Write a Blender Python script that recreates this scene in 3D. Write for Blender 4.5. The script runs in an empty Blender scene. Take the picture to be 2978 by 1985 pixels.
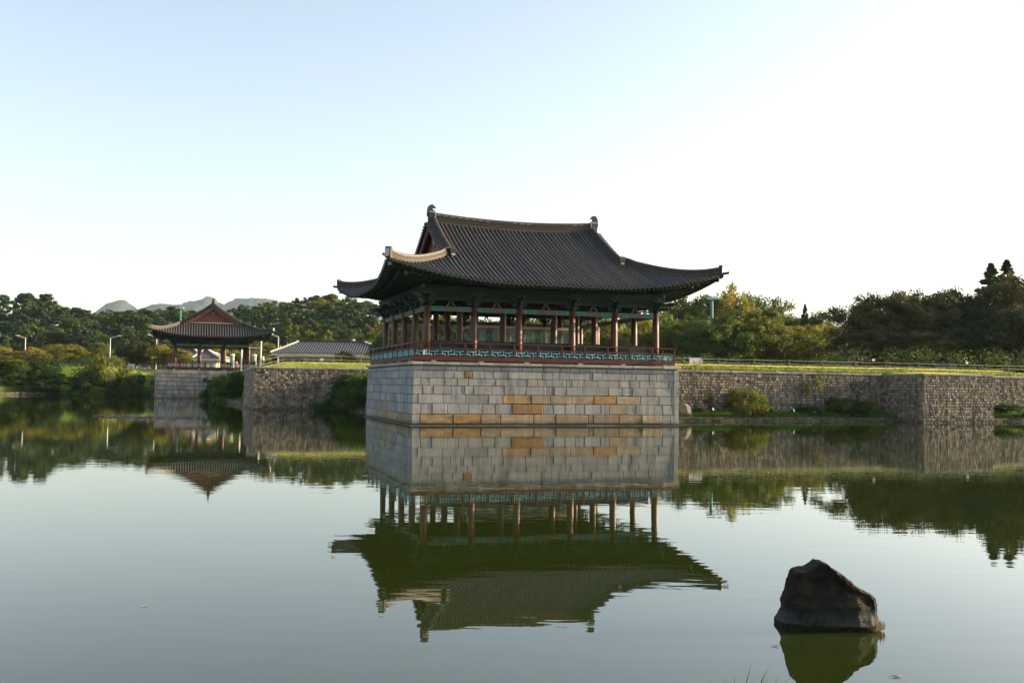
import bpy, math, random
import numpy as np
from mathutils import Vector, Matrix
R = math.radians
SC = bpy.context.scene
COL = SC.collection
random.seed(7)
RNG = np.random.default_rng(11)

# ------------------------------------------------------------------ camera
EYE = 2.67
cd = bpy.data.cameras.new("camera"); cam = bpy.data.objects.new("camera", cd); COL.objects.link(cam)
cd.sensor_width = 36.0; cd.lens = 34.67; cd.clip_start = .1; cd.clip_end = 30000
cam.matrix_world = Matrix.Translation((0, 0, EYE)) @ Matrix.Rotation(R(90 + 2.58), 4, 'X') @ Matrix.Rotation(.0130, 4, 'Z')
SC.camera = cam

# ------------------------------------------------------------------ sky, sun, exposure
SUN_AZ, SUN_EL = 14.0, 14.0          # azimuth measured from +X towards +Y
w = bpy.data.worlds.new("World"); SC.world = w; w.use_nodes = True
nt = w.node_tree; nt.nodes.clear()
sky = nt.nodes.new("ShaderNodeTexSky"); sky.sky_type = 'NISHITA'; sky.sun_disc = False
sky.sun_elevation = R(SUN_EL); sky.sun_rotation = R(90 - SUN_AZ)
sky.altitude = 60; sky.air_density = 1.0; sky.dust_density = 1.9; sky.ozone_density = 1.3
bg = nt.nodes.new("ShaderNodeBackground"); bg.inputs[1].default_value = .13
wo = nt.nodes.new("ShaderNodeOutputWorld")
wb = nt.nodes.new('ShaderNodeVectorMath'); wb.operation = 'MULTIPLY'; wb.inputs[1].default_value = (1.03, .985, .95)   # the camera's warm white balance
hs = nt.nodes.new('ShaderNodeHueSaturation'); hs.inputs['Saturation'].default_value = .76
nt.links.new(sky.outputs[0], hs.inputs['Color']); nt.links.new(hs.outputs[0], wb.inputs[0]); nt.links.new(wb.outputs[0], bg.inputs[0]); nt.links.new(bg.outputs[0], wo.inputs[0])
sd = bpy.data.lights.new("sun", 'SUN'); sun = bpy.data.objects.new("sun", sd); COL.objects.link(sun)
sd.energy = 5.0; sd.angle = R(.6); sd.color = (1.0, .80, .50)
sv = Vector((math.cos(R(SUN_AZ)) * math.cos(R(SUN_EL)), math.sin(R(SUN_AZ)) * math.cos(R(SUN_EL)), math.sin(R(SUN_EL))))
sun.rotation_euler = sv.to_track_quat('Z', 'Y').to_euler(); sun.location = (80, 40, 60)
SC.view_settings.view_transform = 'Standard'; SC.view_settings.look = 'None'
SC.view_settings.exposure = 1.52; SC.view_settings.gamma = 1.0
SC.view_settings.use_curve_mapping = False
SC.cycles.max_bounces = 8; SC.cycles.transparent_max_bounces = 12
SC.cycles.diffuse_bounces = 3; SC.cycles.glossy_bounces = 3; SC.cycles.volume_bounces = 0
SC.cycles.use_denoising = True

# ------------------------------------------------------------------ grid of the place (both pavilions and the walls share it)
CX, CY = -6.49, 64.4
ROT = math.atan2(.3107, .9505)
UX, UY, VX, VY = .9505, .3107, -.3107, .9505
def G(a, b, z=0.0):
    return Vector((CX + a * UX + b * VX, CY + a * UY + b * VY, z))
def AB(X, Y):
    dx, dy = X - CX, Y - CY
    return dx * UX + dy * UY, dx * VX + dy * VY
def xof(px, Y):                       # sideways distance of something seen px across at distance Y
    return (px - 1489) / 2868 * Y

# ------------------------------------------------------------------ materials
def new_mat(name):
    m = bpy.data.materials.new(name); m.use_nodes = True
    t = m.node_tree; t.nodes.clear()
    o = t.nodes.new("ShaderNodeOutputMaterial"); p = t.nodes.new("ShaderNodeBsdfPrincipled")
    t.links.new(p.outputs[0], o.inputs[0])
    return m, t, p, o
def N(t, typ, **kw):
    n = t.nodes.new(typ)
    for k, v in kw.items():
        if k in n.inputs: n.inputs[k].default_value = v
        else: setattr(n, k, v)
    return n
def mixc(t, fac, a, b, mode='MIX'):
    n = t.nodes.new("ShaderNodeMix"); n.data_type = 'RGBA'; n.blend_type = mode
    for i, v in ((0, fac), (6, a), (7, b)):
        if isinstance(v, bpy.types.NodeSocket): t.links.new(v, n.inputs[i])
        elif i == 0: n.inputs[0].default_value = v
        else: n.inputs[i].default_value = (*v, 1)
    return n.outputs[2]
def math_(t, op, a, b=None):
    n = t.nodes.new("ShaderNodeMath"); n.operation = op
    for i, v in ((0, a), (1, b)):
        if v is None: continue
        if isinstance(v, bpy.types.NodeSocket): t.links.new(v, n.inputs[i])
        else: n.inputs[i].default_value = v
    return n.outputs[0]
def ramp(t, fac, stops, interp='LINEAR'):
    n = t.nodes.new("ShaderNodeValToRGB"); e = n.color_ramp.elements; n.color_ramp.interpolation = interp
    while len(e) < len(stops): e.new(.5)
    for i, (p, c) in enumerate(stops):
        e[i].position = p; e[i].color = (*c, 1) if len(c) == 3 else c
    t.links.new(fac, n.inputs[0]); return n.outputs[0]
def coords(t, scale=(1, 1, 1), kind='Object'):
    tc = t.nodes.new("ShaderNodeTexCoord"); mp = t.nodes.new("ShaderNodeMapping")
    mp.inputs['Scale'].default_value = scale
    t.links.new(tc.outputs[kind], mp.inputs[0]); return mp.outputs[0]
def geo_pos(t, scale=(1, 1, 1)):
    g = t.nodes.new("ShaderNodeNewGeometry"); mp = t.nodes.new("ShaderNodeMapping")
    mp.inputs['Scale'].default_value = scale
    t.links.new(g.outputs['Position'], mp.inputs[0]); return mp.outputs[0]
def noise(t, vec, scale, detail=3, rough=.55, out=0):
    n = N(t, "ShaderNodeTexNoise", Scale=scale, Detail=detail, Roughness=rough)
    t.links.new(vec, n.inputs['Vector']); return n.outputs[out]
def bump(t, p, h, dist, strength=1.0):
    b = N(t, "ShaderNodeBump", Strength=strength, Distance=dist)
    t.links.new(h, b.inputs['Height']); t.links.new(b.outputs[0], p.inputs['Normal']); return b
def plain(name, c, c2=None, scale=3.0, rough=.7, bd=0.0, spec=.3, sc3=(1, 1, 1), rnd=0.0, metallic=0.0, wear_or_highlight=None):
    """two-tone noisy paint/wood/metal; wear = (colour, amount) gives flaked patches, or painted highlights on the roof tiles"""
    m, t, p, o = new_mat(name)
    v = geo_pos(t, sc3)
    c2 = c2 or tuple(x * .7 for x in c)
    col = mixc(t, ramp(t, noise(t, v, scale, 4, .6), [(.3, (0, 0, 0)), (.7, (1, 1, 1))]), c, c2)
    if rnd:
        oi = t.nodes.new("ShaderNodeObjectInfo")
        k = math_(t, 'ADD', math_(t, 'MULTIPLY', oi.outputs['Random'], rnd), 1 - rnd / 2)
        cm = t.nodes.new("ShaderNodeVectorMath"); cm.operation = 'SCALE'
        t.links.new(col, cm.inputs[0]); t.links.new(k, cm.inputs['Scale']); col = cm.outputs[0]
    if wear_or_highlight:
        wn = ramp(t, noise(t, v, scale * 3.1, 5, .7), [(1 - wear_or_highlight[1] - .04, (0, 0, 0)), (1 - wear_or_highlight[1] + .04, (1, 1, 1))])
        col = mixc(t, wn, col, wear_or_highlight[0])
    t.links.new(col, p.inputs['Base Color']) if isinstance(col, bpy.types.NodeSocket) else None
    p.inputs['Roughness'].default_value = rough; p.inputs['Specular IOR Level'].default_value = spec
    p.inputs['Metallic'].default_value = metallic
    if bd: bump(t, p, noise(t, v, scale * 6, 4, .6), bd)
    return m
def stone_mat(name, cols, speck=.25, stain=.35, stain_col=(.035, .03, .025), bd=.006, grain=26, warm=None, var=.5):
    """cols: list of colours picked per piece by object random / 'tone' attribute"""
    m, t, p, o = new_mat(name)
    g = geo_pos(t)
    oi = t.nodes.new("ShaderNodeObjectInfo"); at = t.nodes.new("ShaderNodeAttribute"); at.attribute_name = "tone"
    r = math_(t, 'FRACT', math_(t, 'ADD', math_(t, 'MULTIPLY', oi.outputs['Random'], 3.7), at.outputs['Fac']))
    n = len(cols)
    col = ramp(t, r, [(i / n, c) for i, c in enumerate(cols)], 'CONSTANT')
    k2 = math_(t, 'ADD', math_(t, 'MULTIPLY', math_(t, 'FRACT', math_(t, 'MULTIPLY', r, 17.3)), var), 1 - var / 2)
    sv_ = t.nodes.new("ShaderNodeVectorMath"); sv_.operation = 'SCALE'
    t.links.new(col, sv_.inputs[0]); t.links.new(k2, sv_.inputs['Scale']); col = sv_.outputs[0]
    gr = noise(t, g, grain, 3, .75)
    col = mixc(t, ramp(t, gr, [(.35, (1, 1, 1)), (.5, (0, 0, 0))]), col, tuple(x * .42 for x in cols[0]))
    big = noise(t, g, 1.3, 4, .6)
    col = mixc(t, math_(t, 'MULTIPLY', ramp(t, big, [(.4, (0, 0, 0)), (.75, (1, 1, 1))]), speck), col, tuple(x * .45 for x in cols[-1]))
    if warm:
        wn = noise(t, geo_pos(t, (1, 1, 1.6)), 1.7, 6, .7)
        col = mixc(t, math_(t, 'MULTIPLY', ramp(t, wn, [(.42, (0, 0, 0)), (.72, (1, 1, 1))]), warm[1]), col, warm[0])
    st = noise(t, geo_pos(t, (1.6, 1.6, .16)), 1.5, 5, .65)
    col = mixc(t, math_(t, 'MULTIPLY', ramp(t, st, [(.48, (0, 0, 0)), (.66, (1, 1, 1))]), stain), col, stain_col)
    sz = t.nodes.new('ShaderNodeSeparateXYZ'); t.links.new(g, sz.inputs[0])   # algae and damp line just above the water
    tide = ramp(t, math_(t, 'ADD', sz.outputs[2], math_(t, 'MULTIPLY', math_(t, 'SUBTRACT', big, .5), .9)), [(.12, (1, 1, 1)), (.42, (0, 0, 0))])
    col = mixc(t, math_(t, 'MULTIPLY', tide, .62), col, (.055, .052, .030))
    t.links.new(col, p.inputs['Base Color']); p.inputs['Roughness'].default_value = .85
    p.inputs['Specular IOR Level'].default_value = .25
    bump(t, p, gr, bd)
    return m
def leaf_mat(name, c1, c2, c3, trans=.35, nscale=.35):
    m, t, p, o = new_mat(name)
    g = geo_pos(t)
    oi = t.nodes.new("ShaderNodeObjectInfo")
    f = math_(t, 'ADD', math_(t, 'MULTIPLY', noise(t, g, nscale, 4, .65), 1.0), math_(t, 'MULTIPLY', math_(t, 'SUBTRACT', oi.outputs['Random'], .5), .35))
    col = ramp(t, f, [(.3, c1), (.5, c2), (.72, c3)])
    t.links.new(col, p.inputs['Base Color']); p.inputs['Roughness'].default_value = .62
    p.inputs['Specular IOR Level'].default_value = .25
    tr = t.nodes.new("ShaderNodeBsdfTranslucent"); mx = t.nodes.new("ShaderNodeMixShader"); mx.inputs[0].default_value = trans
    br = t.nodes.new("ShaderNodeVectorMath"); br.operation = 'MULTIPLY'; br.inputs[1].default_value = (1.35, 1.35, .8)
    t.links.new(col, br.inputs[0]); t.links.new(br.outputs[0], tr.inputs[0])
    t.links.new(p.outputs[0], mx.inputs[1]); t.links.new(tr.outputs[0], mx.inputs[2]); t.links.new(mx.outputs[0], o.inputs[0])
    return m

M = {}
M['granite'] = stone_mat('granite', [(.30, .30, .29), (.27, .275, .28), (.32, .315, .30), (.295, .29, .275), (.26, .265, .27)], .4, .38, bd=.02, grain=20, warm=((.36, .31, .24), .25), var=.22)
M['granite_tan'] = stone_mat('granite_tan', [(.33, .27, .19), (.30, .25, .18), (.35, .295, .21)], .5, .5, (.12, .075, .04), bd=.014, warm=((.20, .115, .05), .75))
M['granite_orange'] = stone_mat('granite_orange', [(.34, .20, .085), (.32, .20, .10), (.35, .24, .13)], .5, .5, (.14, .08, .04), bd=.014, warm=((.16, .085, .035), .75))
M['granite_side'] = stone_mat('granite_side', [(.25, .255, .265), (.215, .225, .24), (.28, .275, .275)], .3, .45, (.40, .39, .37), bd=.01)  # darker, bluer granite: sky-lit shade of the left face put into the colour
M['cap'] = stone_mat('cap', [(.36, .35, .31), (.32, .31, .28), (.38, .36, .32), (.30, .30, .25)], .3, .4, (.10, .10, .05))
M['masonry'] = stone_mat('masonry', [(.31, .265, .20), (.19, .16, .12), (.38, .335, .265), (.25, .20, .14), (.14, .12, .095), (.30, .275, .23), (.34, .23, .14)], .45, .68, (.035, .032, .024), .01, 14)
M['small_base'] = stone_mat('small_base', [(.33, .31, .28), (.27, .24, .19), (.36, .34, .31), (.26, .25, .25), (.34, .27, .19)], .35, .5, (.05, .043, .037))
M['mortar'] = plain('mortar', (.035, .028, .022), (.05, .04, .03), 5)
M['curb'] = stone_mat('curb', [(.20, .17, .13), (.13, .11, .085), (.27, .235, .19)], .6, .7, bd=.02, grain=12)
M['core'] = plain('core', (.045, .043, .04), (.07, .065, .06), 3)
M['tile'] = plain('tile', (.078, .070, .066), (.028, .026, .027), 5, .55, .004, .4, rnd=.55, wear_or_highlight=((.27, .235, .20), .37))  # pale flecks are sun highlights on the ribs, painted into the colour
M['pan'] = plain('pan', (.007, .007, .009), (.005, .005, .007), 6, .75, .01)
M['tile_end'] = plain('tile_end', (.14, .125, .11), (.08, .07, .065), 14, .7)
M['ridge'] = plain('ridge', (.085, .07, .05), (.025, .021, .018), 5, .75, .01, sc3=(1, 1, 5), wear_or_highlight=((.21, .175, .115), .33))
M['plaster'] = plain('plaster', (.62, .57, .47), (.42, .37, .3), 9, .8)
M['ridge_line'] = plain('ridge_line', (.15, .13, .11), (.07, .06, .055), 6, .8)
M['ornament'] = plain('ornament', (.062, .05, .046), (.033, .028, .027), 12, .7, .01)
M['red'] = plain('red', (.085, .022, .016), (.05, .015, .012), 2.4, .6, .002, wear_or_highlight=((.24, .17, .14), .30))
M['red_dark'] = plain('red_dark', (.085, .018, .016), (.05, .013, .011), 2, .6, wear_or_highlight=((.14, .08, .065), .22))
M['column'] = plain('column', (.088, .023, .012), (.045, .012, .008), 3.5, .5, .003, .45, sc3=(1, 1, .35), wear_or_highlight=((.23, .12, .075), .26))
M['gable_red'] = plain('gable_red', (.22, .045, .03), (.13, .032, .024), 5, .7, .002, sc3=(1, 1, .3), wear_or_highlight=((.36, .30, .26), .40))
M['green'] = plain('green', (.007, .038, .029), (.005, .022, .018), 5, .6, wear_or_highlight=((.025, .08, .06), .30))
M['green_edge'] = plain('green_edge', (.06, .18, .145), (.03, .09, .075), 6, .6)
M['green_dark'] = plain('green_dark', (.004, .014, .011), (.007, .022, .017), 3, .7)
M['band_teal'] = plain('band_teal', (.035, .22, .20), (.02, .13, .12), 7, .6, wear_or_highlight=((.16, .42, .38), .42))
M['band_brown'] = plain('band_brown', (.13, .12, .095), (.08, .085, .07), 6, .7)
M['rafter_end'] = plain('rafter_end', (.22, .26, .15), (.10, .15, .09), 20, .6)
M['lattice'] = plain('lattice', (.30, .58, .62), (.10, .32, .37), 4, .55, rnd=.3)
M['lattice_pale'] = plain('lattice_pale', (.60, .68, .68), (.40, .48, .48), 4, .6)
M['panel_dark'] = plain('panel_dark', (.018, .026, .024), (.012, .016, .015), 2, .6)
M['soffit'] = plain('soffit', (.014, .020, .013), (.008, .012, .009), 3, .8)
M['floor'] = plain('floor', (.05, .025, .018), (.03, .016, .013), 3, .6)
M['white'] = plain('white', (.72, .70, .66), (.60, .58, .55), 3, .5)
M['cream'] = plain('cream', (.58, .54, .44), (.48, .44, .36), 2, .6)
M['lamp_metal'] = plain('lamp_metal', (.66, .66, .64), (.5, .5, .5), 6, .4)
M['pole_green'] = plain('pole_green', (.045, .19, .16), (.035, .14, .12), 4, .5)
M['steel'] = plain('steel', (.32, .34, .33), (.24, .25, .25), 9, .4, metallic=.4)
M['black'] = plain('black', (.015, .016, .017), (.01, .01, .011), 5, .4)
M['glass_dark'] = plain('glass_dark', (.03, .045, .05), (.02, .03, .034), 2, .12, spec=.6)
M['rope'] = plain('rope', (.65, .62, .55), (.5, .47, .4), 12, .8)
M['post'] = plain('post', (.27, .19, .11), (.16, .11, .07), 9, .7)
M['board_back'] = plain('board_back', (.55, .45, .41), (.45, .37, .34), 3, .6)
M['brown_red'] = plain('brown_red', (.16, .04, .025), (.10, .03, .02), 5, .6)
M['bark'] = plain('bark', (.075, .055, .04), (.045, .034, .026), 6, .9, .02, sc3=(1, 1, .3))
M['bark_red'] = plain('bark_red', (.16, .085, .055), (.08, .05, .04), 6, .9, .02, sc3=(1, 1, .3))
M['blue_tile'] = plain('blue_tile', (.15, .16, .18), (.09, .10, .12), 4, .5)
M['blue_pan'] = plain('blue_pan', (.014, .017, .022), (.01, .012, .016), 4, .6)
M['wall_dark'] = plain('wall_dark', (.09, .10, .105), (.06, .07, .075), 2, .6)
M['orange_cone'] = plain('orange_cone', (.55, .22, .12), (.4, .17, .1), 6, .6)
M['skin'] = plain('skin', (.42, .25, .17), (.38, .22, .15), 9, .5)
M['hair'] = plain('hair', (.015, .012, .01), (.02, .016, .012), 9, .5)
M['cloth_dark'] = plain('cloth_dark', (.02, .02, .025), (.03, .03, .035), 7, .8)
M['cloth_blue'] = plain('cloth_blue', (.04, .06, .12), (.03, .05, .09), 7, .8)
M['cloth_orange'] = plain('cloth_orange', (.55, .22, .10), (.45, .17, .08), 7, .8)
M['cloth_white'] = plain('cloth_white', (.65, .62, .58), (.5, .48, .45), 7, .8)
M['car_white'] = plain('car_white', (.62, .64, .66), (.55, .57, .6), 1, .25, spec=.6)
M['car_blue'] = plain('car_blue', (.05, .10, .16), (.04, .08, .13), 1, .25, spec=.6)
M['tyre'] = plain('tyre', (.02, .02, .02), (.015, .015, .015), 6, .8)
M['leaf_pine'] = leaf_mat('leaf_pine', (.010, .028, .010), (.020, .050, .015), (.060, .085, .022), .3, .12)
M['leaf_green'] = leaf_mat('leaf_green', (.018, .046, .010), (.042, .080, .014), (.10, .12, .022), .4, .16)
M['leaf_olive'] = leaf_mat('leaf_olive', (.036, .060, .011), (.105, .118, .018), (.22, .18, .030), .45, .30)
M['leaf_dark'] = leaf_mat('leaf_dark', (.014, .024, .006), (.032, .042, .009), (.075, .068, .014), .28, .22)
M['leaf_orange'] = leaf_mat('leaf_orange', (.06, .072, .018), (.11, .095, .022), (.16, .11, .03), .35, .35)
M['leaf_bush'] = leaf_mat('leaf_bush', (.014, .038, .007), (.045, .080, .012), (.16, .145, .02), .42, .7)
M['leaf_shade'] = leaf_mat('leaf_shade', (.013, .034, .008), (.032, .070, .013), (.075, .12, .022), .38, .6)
M['blade'] = leaf_mat('blade', (.26, .28, .08), (.45, .44, .15), (.60, .55, .26), .42, .6)
M['blade_mid'] = leaf_mat('blade_mid', (.05, .085, .015), (.15, .175, .035), (.40, .38, .12), .38, .9)  # darker blades: shade of the slope facing away from the sun, painted in
M['blade_green'] = leaf_mat('blade_green', (.04, .11, .015), (.07, .16, .02), (.13, .20, .03), .35, .8)
M['lily'] = plain('lily', (.70, .72, .60), (.30, .36, .22), 2.5, .2, spec=1.0)  # whitish because sky glare on the wet pads is put into the colour
def rock_mat():
    m, t, p, o = new_mat('rock')
    g = geo_pos(t)
    n1 = noise(t, g, 3.2, 6, .7); n2 = noise(t, geo_pos(t, (1, 1, .35)), 9, 5, .7)
    col = ramp(t, n1, [(.3, (.007, .006, .005)), (.5, (.015, .012, .009)), (.7, (.045, .035, .025))])
    sp = t.nodes.new("ShaderNodeSeparateXYZ"); t.links.new(g, sp.inputs[0])
    band = ramp(t, math_(t, 'ADD', sp.outputs[2], math_(t, 'MULTIPLY', n1, .06)), [(.0, (.012, .012, .009)), (.075, (.015, .014, .010)), (.095, (.055, .05, .04)), (.16, (.035, .042, .04)), (.25, (.018, .017, .013))])
    col = mixc(t, ramp(t, sp.outputs[2], [(.2, (0, 0, 0)), (.3, (1, 1, 1))]), band, col)
    col = mixc(t, math_(t, 'MULTIPLY', ramp(t, n2, [(.52, (0, 0, 0)), (.7, (1, 1, 1))]), .6), col, (.012, .010, .008))
    t.links.new(col, p.inputs['Base Color']); p.inputs['Roughness'].default_value = .85; p.inputs['Specular IOR Level'].default_value = .12
    bump(t, p, math_(t, 'ADD', n1, math_(t, 'MULTIPLY', n2, .4)), .05)
    return m
M['rock'] = rock_mat()
def ground_mat():
    m, t, p, o = new_mat('ground')
    g = geo_pos(t)
    n1 = noise(t, g, .35, 5, .6); n2 = noise(t, g, 6, 4, .7)
    col = ramp(t, n1, [(.35, (.12, .18, .025)), (.52, (.26, .28, .05)), (.68, (.42, .39, .10))])
    col = mixc(t, ramp(t, n2, [(.4, (0, 0, 0)), (.7, (.6, .6, .6))]), col, (.05, .075, .014))
    sp = t.nodes.new("ShaderNodeSeparateXYZ"); t.links.new(g, sp.inputs[0])
    low = ramp(t, math_(t, 'ADD', math_(t, 'MULTIPLY', sp.outputs[2], .2), math_(t, 'MULTIPLY', n1, .1)), [(.16, (1, 1, 1)), (.40, (0, 0, 0))])
    col = mixc(t, low, col, mixc(t, n2, (.035, .075, .012), (.06, .055, .025)))
    far = ramp(t, math_(t, 'MULTIPLY', sp.outputs[1], .001), [(.25, (0, 0, 0)), (.30, (1, 1, 1))])
    col = mixc(t, far, col, (.025, .045, .015))
    t.links.new(col, p.inputs['Base Color']); p.inputs['Roughness'].default_value = .9
    p.inputs['Specular IOR Level'].default_value = .1
    bump(t, p, n2, .06)
    return m
M['ground'] = ground_mat()
M['mountain'] = plain('mountain', (.035, .055, .03), (.05, .065, .035), .02, .95, rough=.95) if False else plain('mountain', (.03, .052, .05), (.045, .065, .055), .03, .95)  # green forest tinted bluish, distance haze painted into the colour
def water_mat():
    m, t, p, o = new_mat('water')
    p.inputs['Base Color'].default_value = (.018, .026, .004, 1)
    p.inputs['Roughness'].default_value = .0; p.inputs['IOR'].default_value = 1.52
    h1 = noise(t, geo_pos(t, (.55, 1.6, 1)), 1.5, 2, .5)
    h2 = noise(t, geo_pos(t, (.25, 1.0, 1)), .35, 2, .5)
    h3 = noise(t, geo_pos(t, (.9, 1.5, 1)), 6.0, 2, .5)
    b1 = N(t, "ShaderNodeBump", Distance=.0016); t.links.new(h1, b1.inputs['Height'])
    b2 = N(t, "ShaderNodeBump", Distance=.0015); t.links.new(h2, b2.inputs['Height']); t.links.new(b1.outputs[0], b2.inputs['Normal'])
    b3 = N(t, "ShaderNodeBump", Distance=.00008); t.links.new(h3, b3.inputs['Height']); t.links.new(b2.outputs[0], b3.inputs['Normal'])
    t.links.new(b3.outputs[0], p.inputs['Normal'])
    return m
M['water'] = water_mat()
def haze_mat():
    m = bpy.data.materials.new('haze'); m.use_nodes = True; t = m.node_tree; t.nodes.clear()
    o = t.nodes.new("ShaderNodeOutputMaterial"); v = t.nodes.new("ShaderNodeVolumePrincipled")
    v.inputs['Color'].default_value = (.68, .84, 1.0, 1); v.inputs['Density'].default_value = .00005
    v.inputs['Anisotropy'].default_value = .1
    t.links.new(v.outputs[0], o.inputs['Volume']); return m
M['haze'] = haze_mat()

# ------------------------------------------------------------------ helpers
class MB:
    def __init__(s): s.v, s.f, s.m, s.tone = [], [], [], []
    def add(s, vs, fs, mi=0):
        k = len(s.v); s.v += [tuple(p) for p in vs]
        s.f += [tuple(i + k for i in f) for f in fs]; s.m += [mi] * len(fs)
    def box(s, x0, x1, y0, y1, z0, z1, mi=0):
        s.add([(x0, y0, z0), (x1, y0, z0), (x1, y1, z0), (x0, y1, z0), (x0, y0, z1), (x1, y0, z1), (x1, y1, z1), (x0, y1, z1)],
              [(0, 3, 2, 1), (4, 5, 6, 7), (0, 1, 5, 4), (1, 2, 6, 5), (2, 3, 7, 6), (3, 0, 4, 7)], mi)
    def bar(s, p, q, w, h, mi=0, up=(0, 0, 1)):
        p, q = Vector(p), Vector(q); d = (q - p).normalized(); u = Vector(up)
        sd_ = d.cross(u)
        if sd_.length < 1e-4: sd_ = d.cross(Vector((1, 0, 0)))
        sd_.normalize(); u = sd_.cross(d).normalized()
        vs = []
        for c in (p, q):
            for (i, j) in ((-1, -1), (1, -1), (1, 1), (-1, 1)):
                vs.append(c + sd_ * (i * w / 2) + u * (j * h / 2))
        s.add(vs, [(3, 2, 1, 0), (4, 5, 6, 7), (0, 1, 5, 4), (1, 2, 6, 5), (2, 3, 7, 6), (3, 0, 4, 7)], mi)
    def tube(s, pts, rad, n=6, mi=0, caps=True, capmi=None):
        pts = [Vector(p) for p in pts]
        if not hasattr(rad, '__len__'): rad = [rad] * len(pts)
        vs, fs = [], []
        ref = None
        for i, p in enumerate(pts):
            d = (pts[min(i + 1, len(pts) - 1)] - pts[max(i - 1, 0)]).normalized()
            if ref is None: ref = Vector((0, 0, 1)) if abs(d.z) < .9 else Vector((1, 0, 0))
            a = d.cross(ref).normalized(); b = a.cross(d).normalized(); ref = b
            for k in range(n):
                t_ = 2 * math.pi * k / n
                vs.append(p + a * (math.cos(t_) * rad[i]) + b * (math.sin(t_) * rad[i]))
        for i in range(len(pts) - 1):
            for k in range(n):
                k2 = (k + 1) % n
                fs.append((i * n + k, i * n + k2, (i + 1) * n + k2, (i + 1) * n + k))
        s.add(vs, fs, mi)
        if caps:
            cm = mi if capmi is None else capmi
            b0 = len(s.v) - len(vs); L = (len(pts) - 1) * n
            s.f.append(tuple(b0 + k for k in reversed(range(n)))); s.m.append(cm)
            s.f.append(tuple(b0 + L + k for k in range(n))); s.m.append(cm)
    def lathe(s, prof, n=12, c=(0, 0, 0), mi=0):
        vs, fs = [], []
        for (r, z) in prof:
            for k in range(n):
                t_ = 2 * math.pi * k / n; vs.append((c[0] + r * math.cos(t_), c[1] + r * math.sin(t_), c[2] + z))
        for i in range(len(prof) - 1):
            for k in range(n):
                k2 = (k + 1) % n; fs.append((i * n + k, i * n + k2, (i + 1) * n + k2, (i + 1) * n + k))
        s.add(vs, fs, mi)
        b0 = len(s.v) - len(vs)
        s.f.append(tuple(b0 + k for k in reversed(range(n)))); s.m.append(mi)
        s.f.append(tuple(b0 + (len(prof) - 1) * n + k for k in range(n))); s.m.append(mi)
    def prism(s, poly, ax, t0, t1, mi=0, o=(0, 0, 0)):
        """poly of (p,q); ax 'x': extruded along x, p->y q->z ; 'y': p->x q->z"""
        n = len(poly); vs = []
        for t_ in (t0, t1):
            for (p, q) in poly:
                vs.append((o[0] + t_, o[1] + p, o[2] + q) if ax == 'x' else (o[0] + p, o[1] + t_, o[2] + q))
        fs = [tuple(range(n)), tuple(n + i for i in reversed(range(n)))] + [(i, n + i, n + (i + 1) % n, (i + 1) % n) for i in range(n)]
        s.add(vs, fs, mi)
    def sweep(s, pts, w, h0, h1, mi=0, side=None, capmi=None):
        """vertical-sided bar following pts: width w, from z+h0 to z+h1"""
        pts = [Vector(p) for p in pts]; vs, fs = [], []
        for i, p in enumerate(pts):
            d = pts[min(i + 1, len(pts) - 1)] - pts[max(i - 1, 0)]; d.z = 0
            sd_ = Vector((d.y, -d.x, 0)).normalized()
            for (k, h) in ((-1, h0), (1, h0), (1, h1), (-1, h1)):
                vs.append((p.x + sd_.x * k * w / 2, p.y + sd_.y * k * w / 2, p.z + h))
        for i in range(len(pts) - 1):
            for k in range(4):
                k2 = (k + 1) % 4; fs.append((i * 4 + k, i * 4 + k2, i * 4 + 4 + k2, i * 4 + 4 + k))
        s.add(vs, fs, mi); b0 = len(s.v) - len(vs); e = b0 + (len(pts) - 1) * 4
        cm = mi if capmi is None else capmi
        s.f += [(b0 + 3, b0 + 2, b0 + 1, b0), (e, e + 1, e + 2, e + 3)]; s.m += [cm, cm]
    def mesh(s, name, mats, off=(0, 0, 0), smooth=False, tone=None):
        me = bpy.data.meshes.new(name)
        v = [(x - off[0], y - off[1], z - off[2]) for (x, y, z) in s.v]
        me.from_pydata(v, [], s.f)
        for mm in mats: me.materials.append(M[mm] if isinstance(mm, str) else mm)
        if len(mats) > 1: me.polygons.foreach_set('material_index', s.m)
        if smooth: me.polygons.foreach_set('use_smooth', [True] * len(s.f))
        if tone is not None:
            a = me.attributes.new('tone', 'FLOAT', 'FACE'); a.data.foreach_set('value', tone)
        me.update(); return me
    def build(s, name, mats, parent=None, off=(0, 0, 0), smooth=False, tone=None, loc=None):
        if isinstance(mats, str): mats = [mats]
        return link(name, s.mesh(name, mats, off, smooth, tone), parent, loc)
def link(name, me, parent=None, loc=None, rz=0):
    o = bpy.data.objects.new(name, me); COL.objects.link(o)
    if parent is not None: o.parent = parent
    if loc is not None: o.location = loc
    if rz: o.rotation_euler.z = rz
    return o
def thing(name, label, cat, loc=(0, 0, 0), rz=0, group=None):
    o = bpy.data.objects.new(name, None); COL.objects.link(o); o.empty_display_size = .3
    o.location = loc; o.rotation_euler = (0, 0, rz); o['label'] = label; o['category'] = cat
    if group: o['group'] = group
    return o
def tag(o, label, cat, group=None):
    o['label'] = label; o['category'] = cat
    if group: o['group'] = group
    return o
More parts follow.
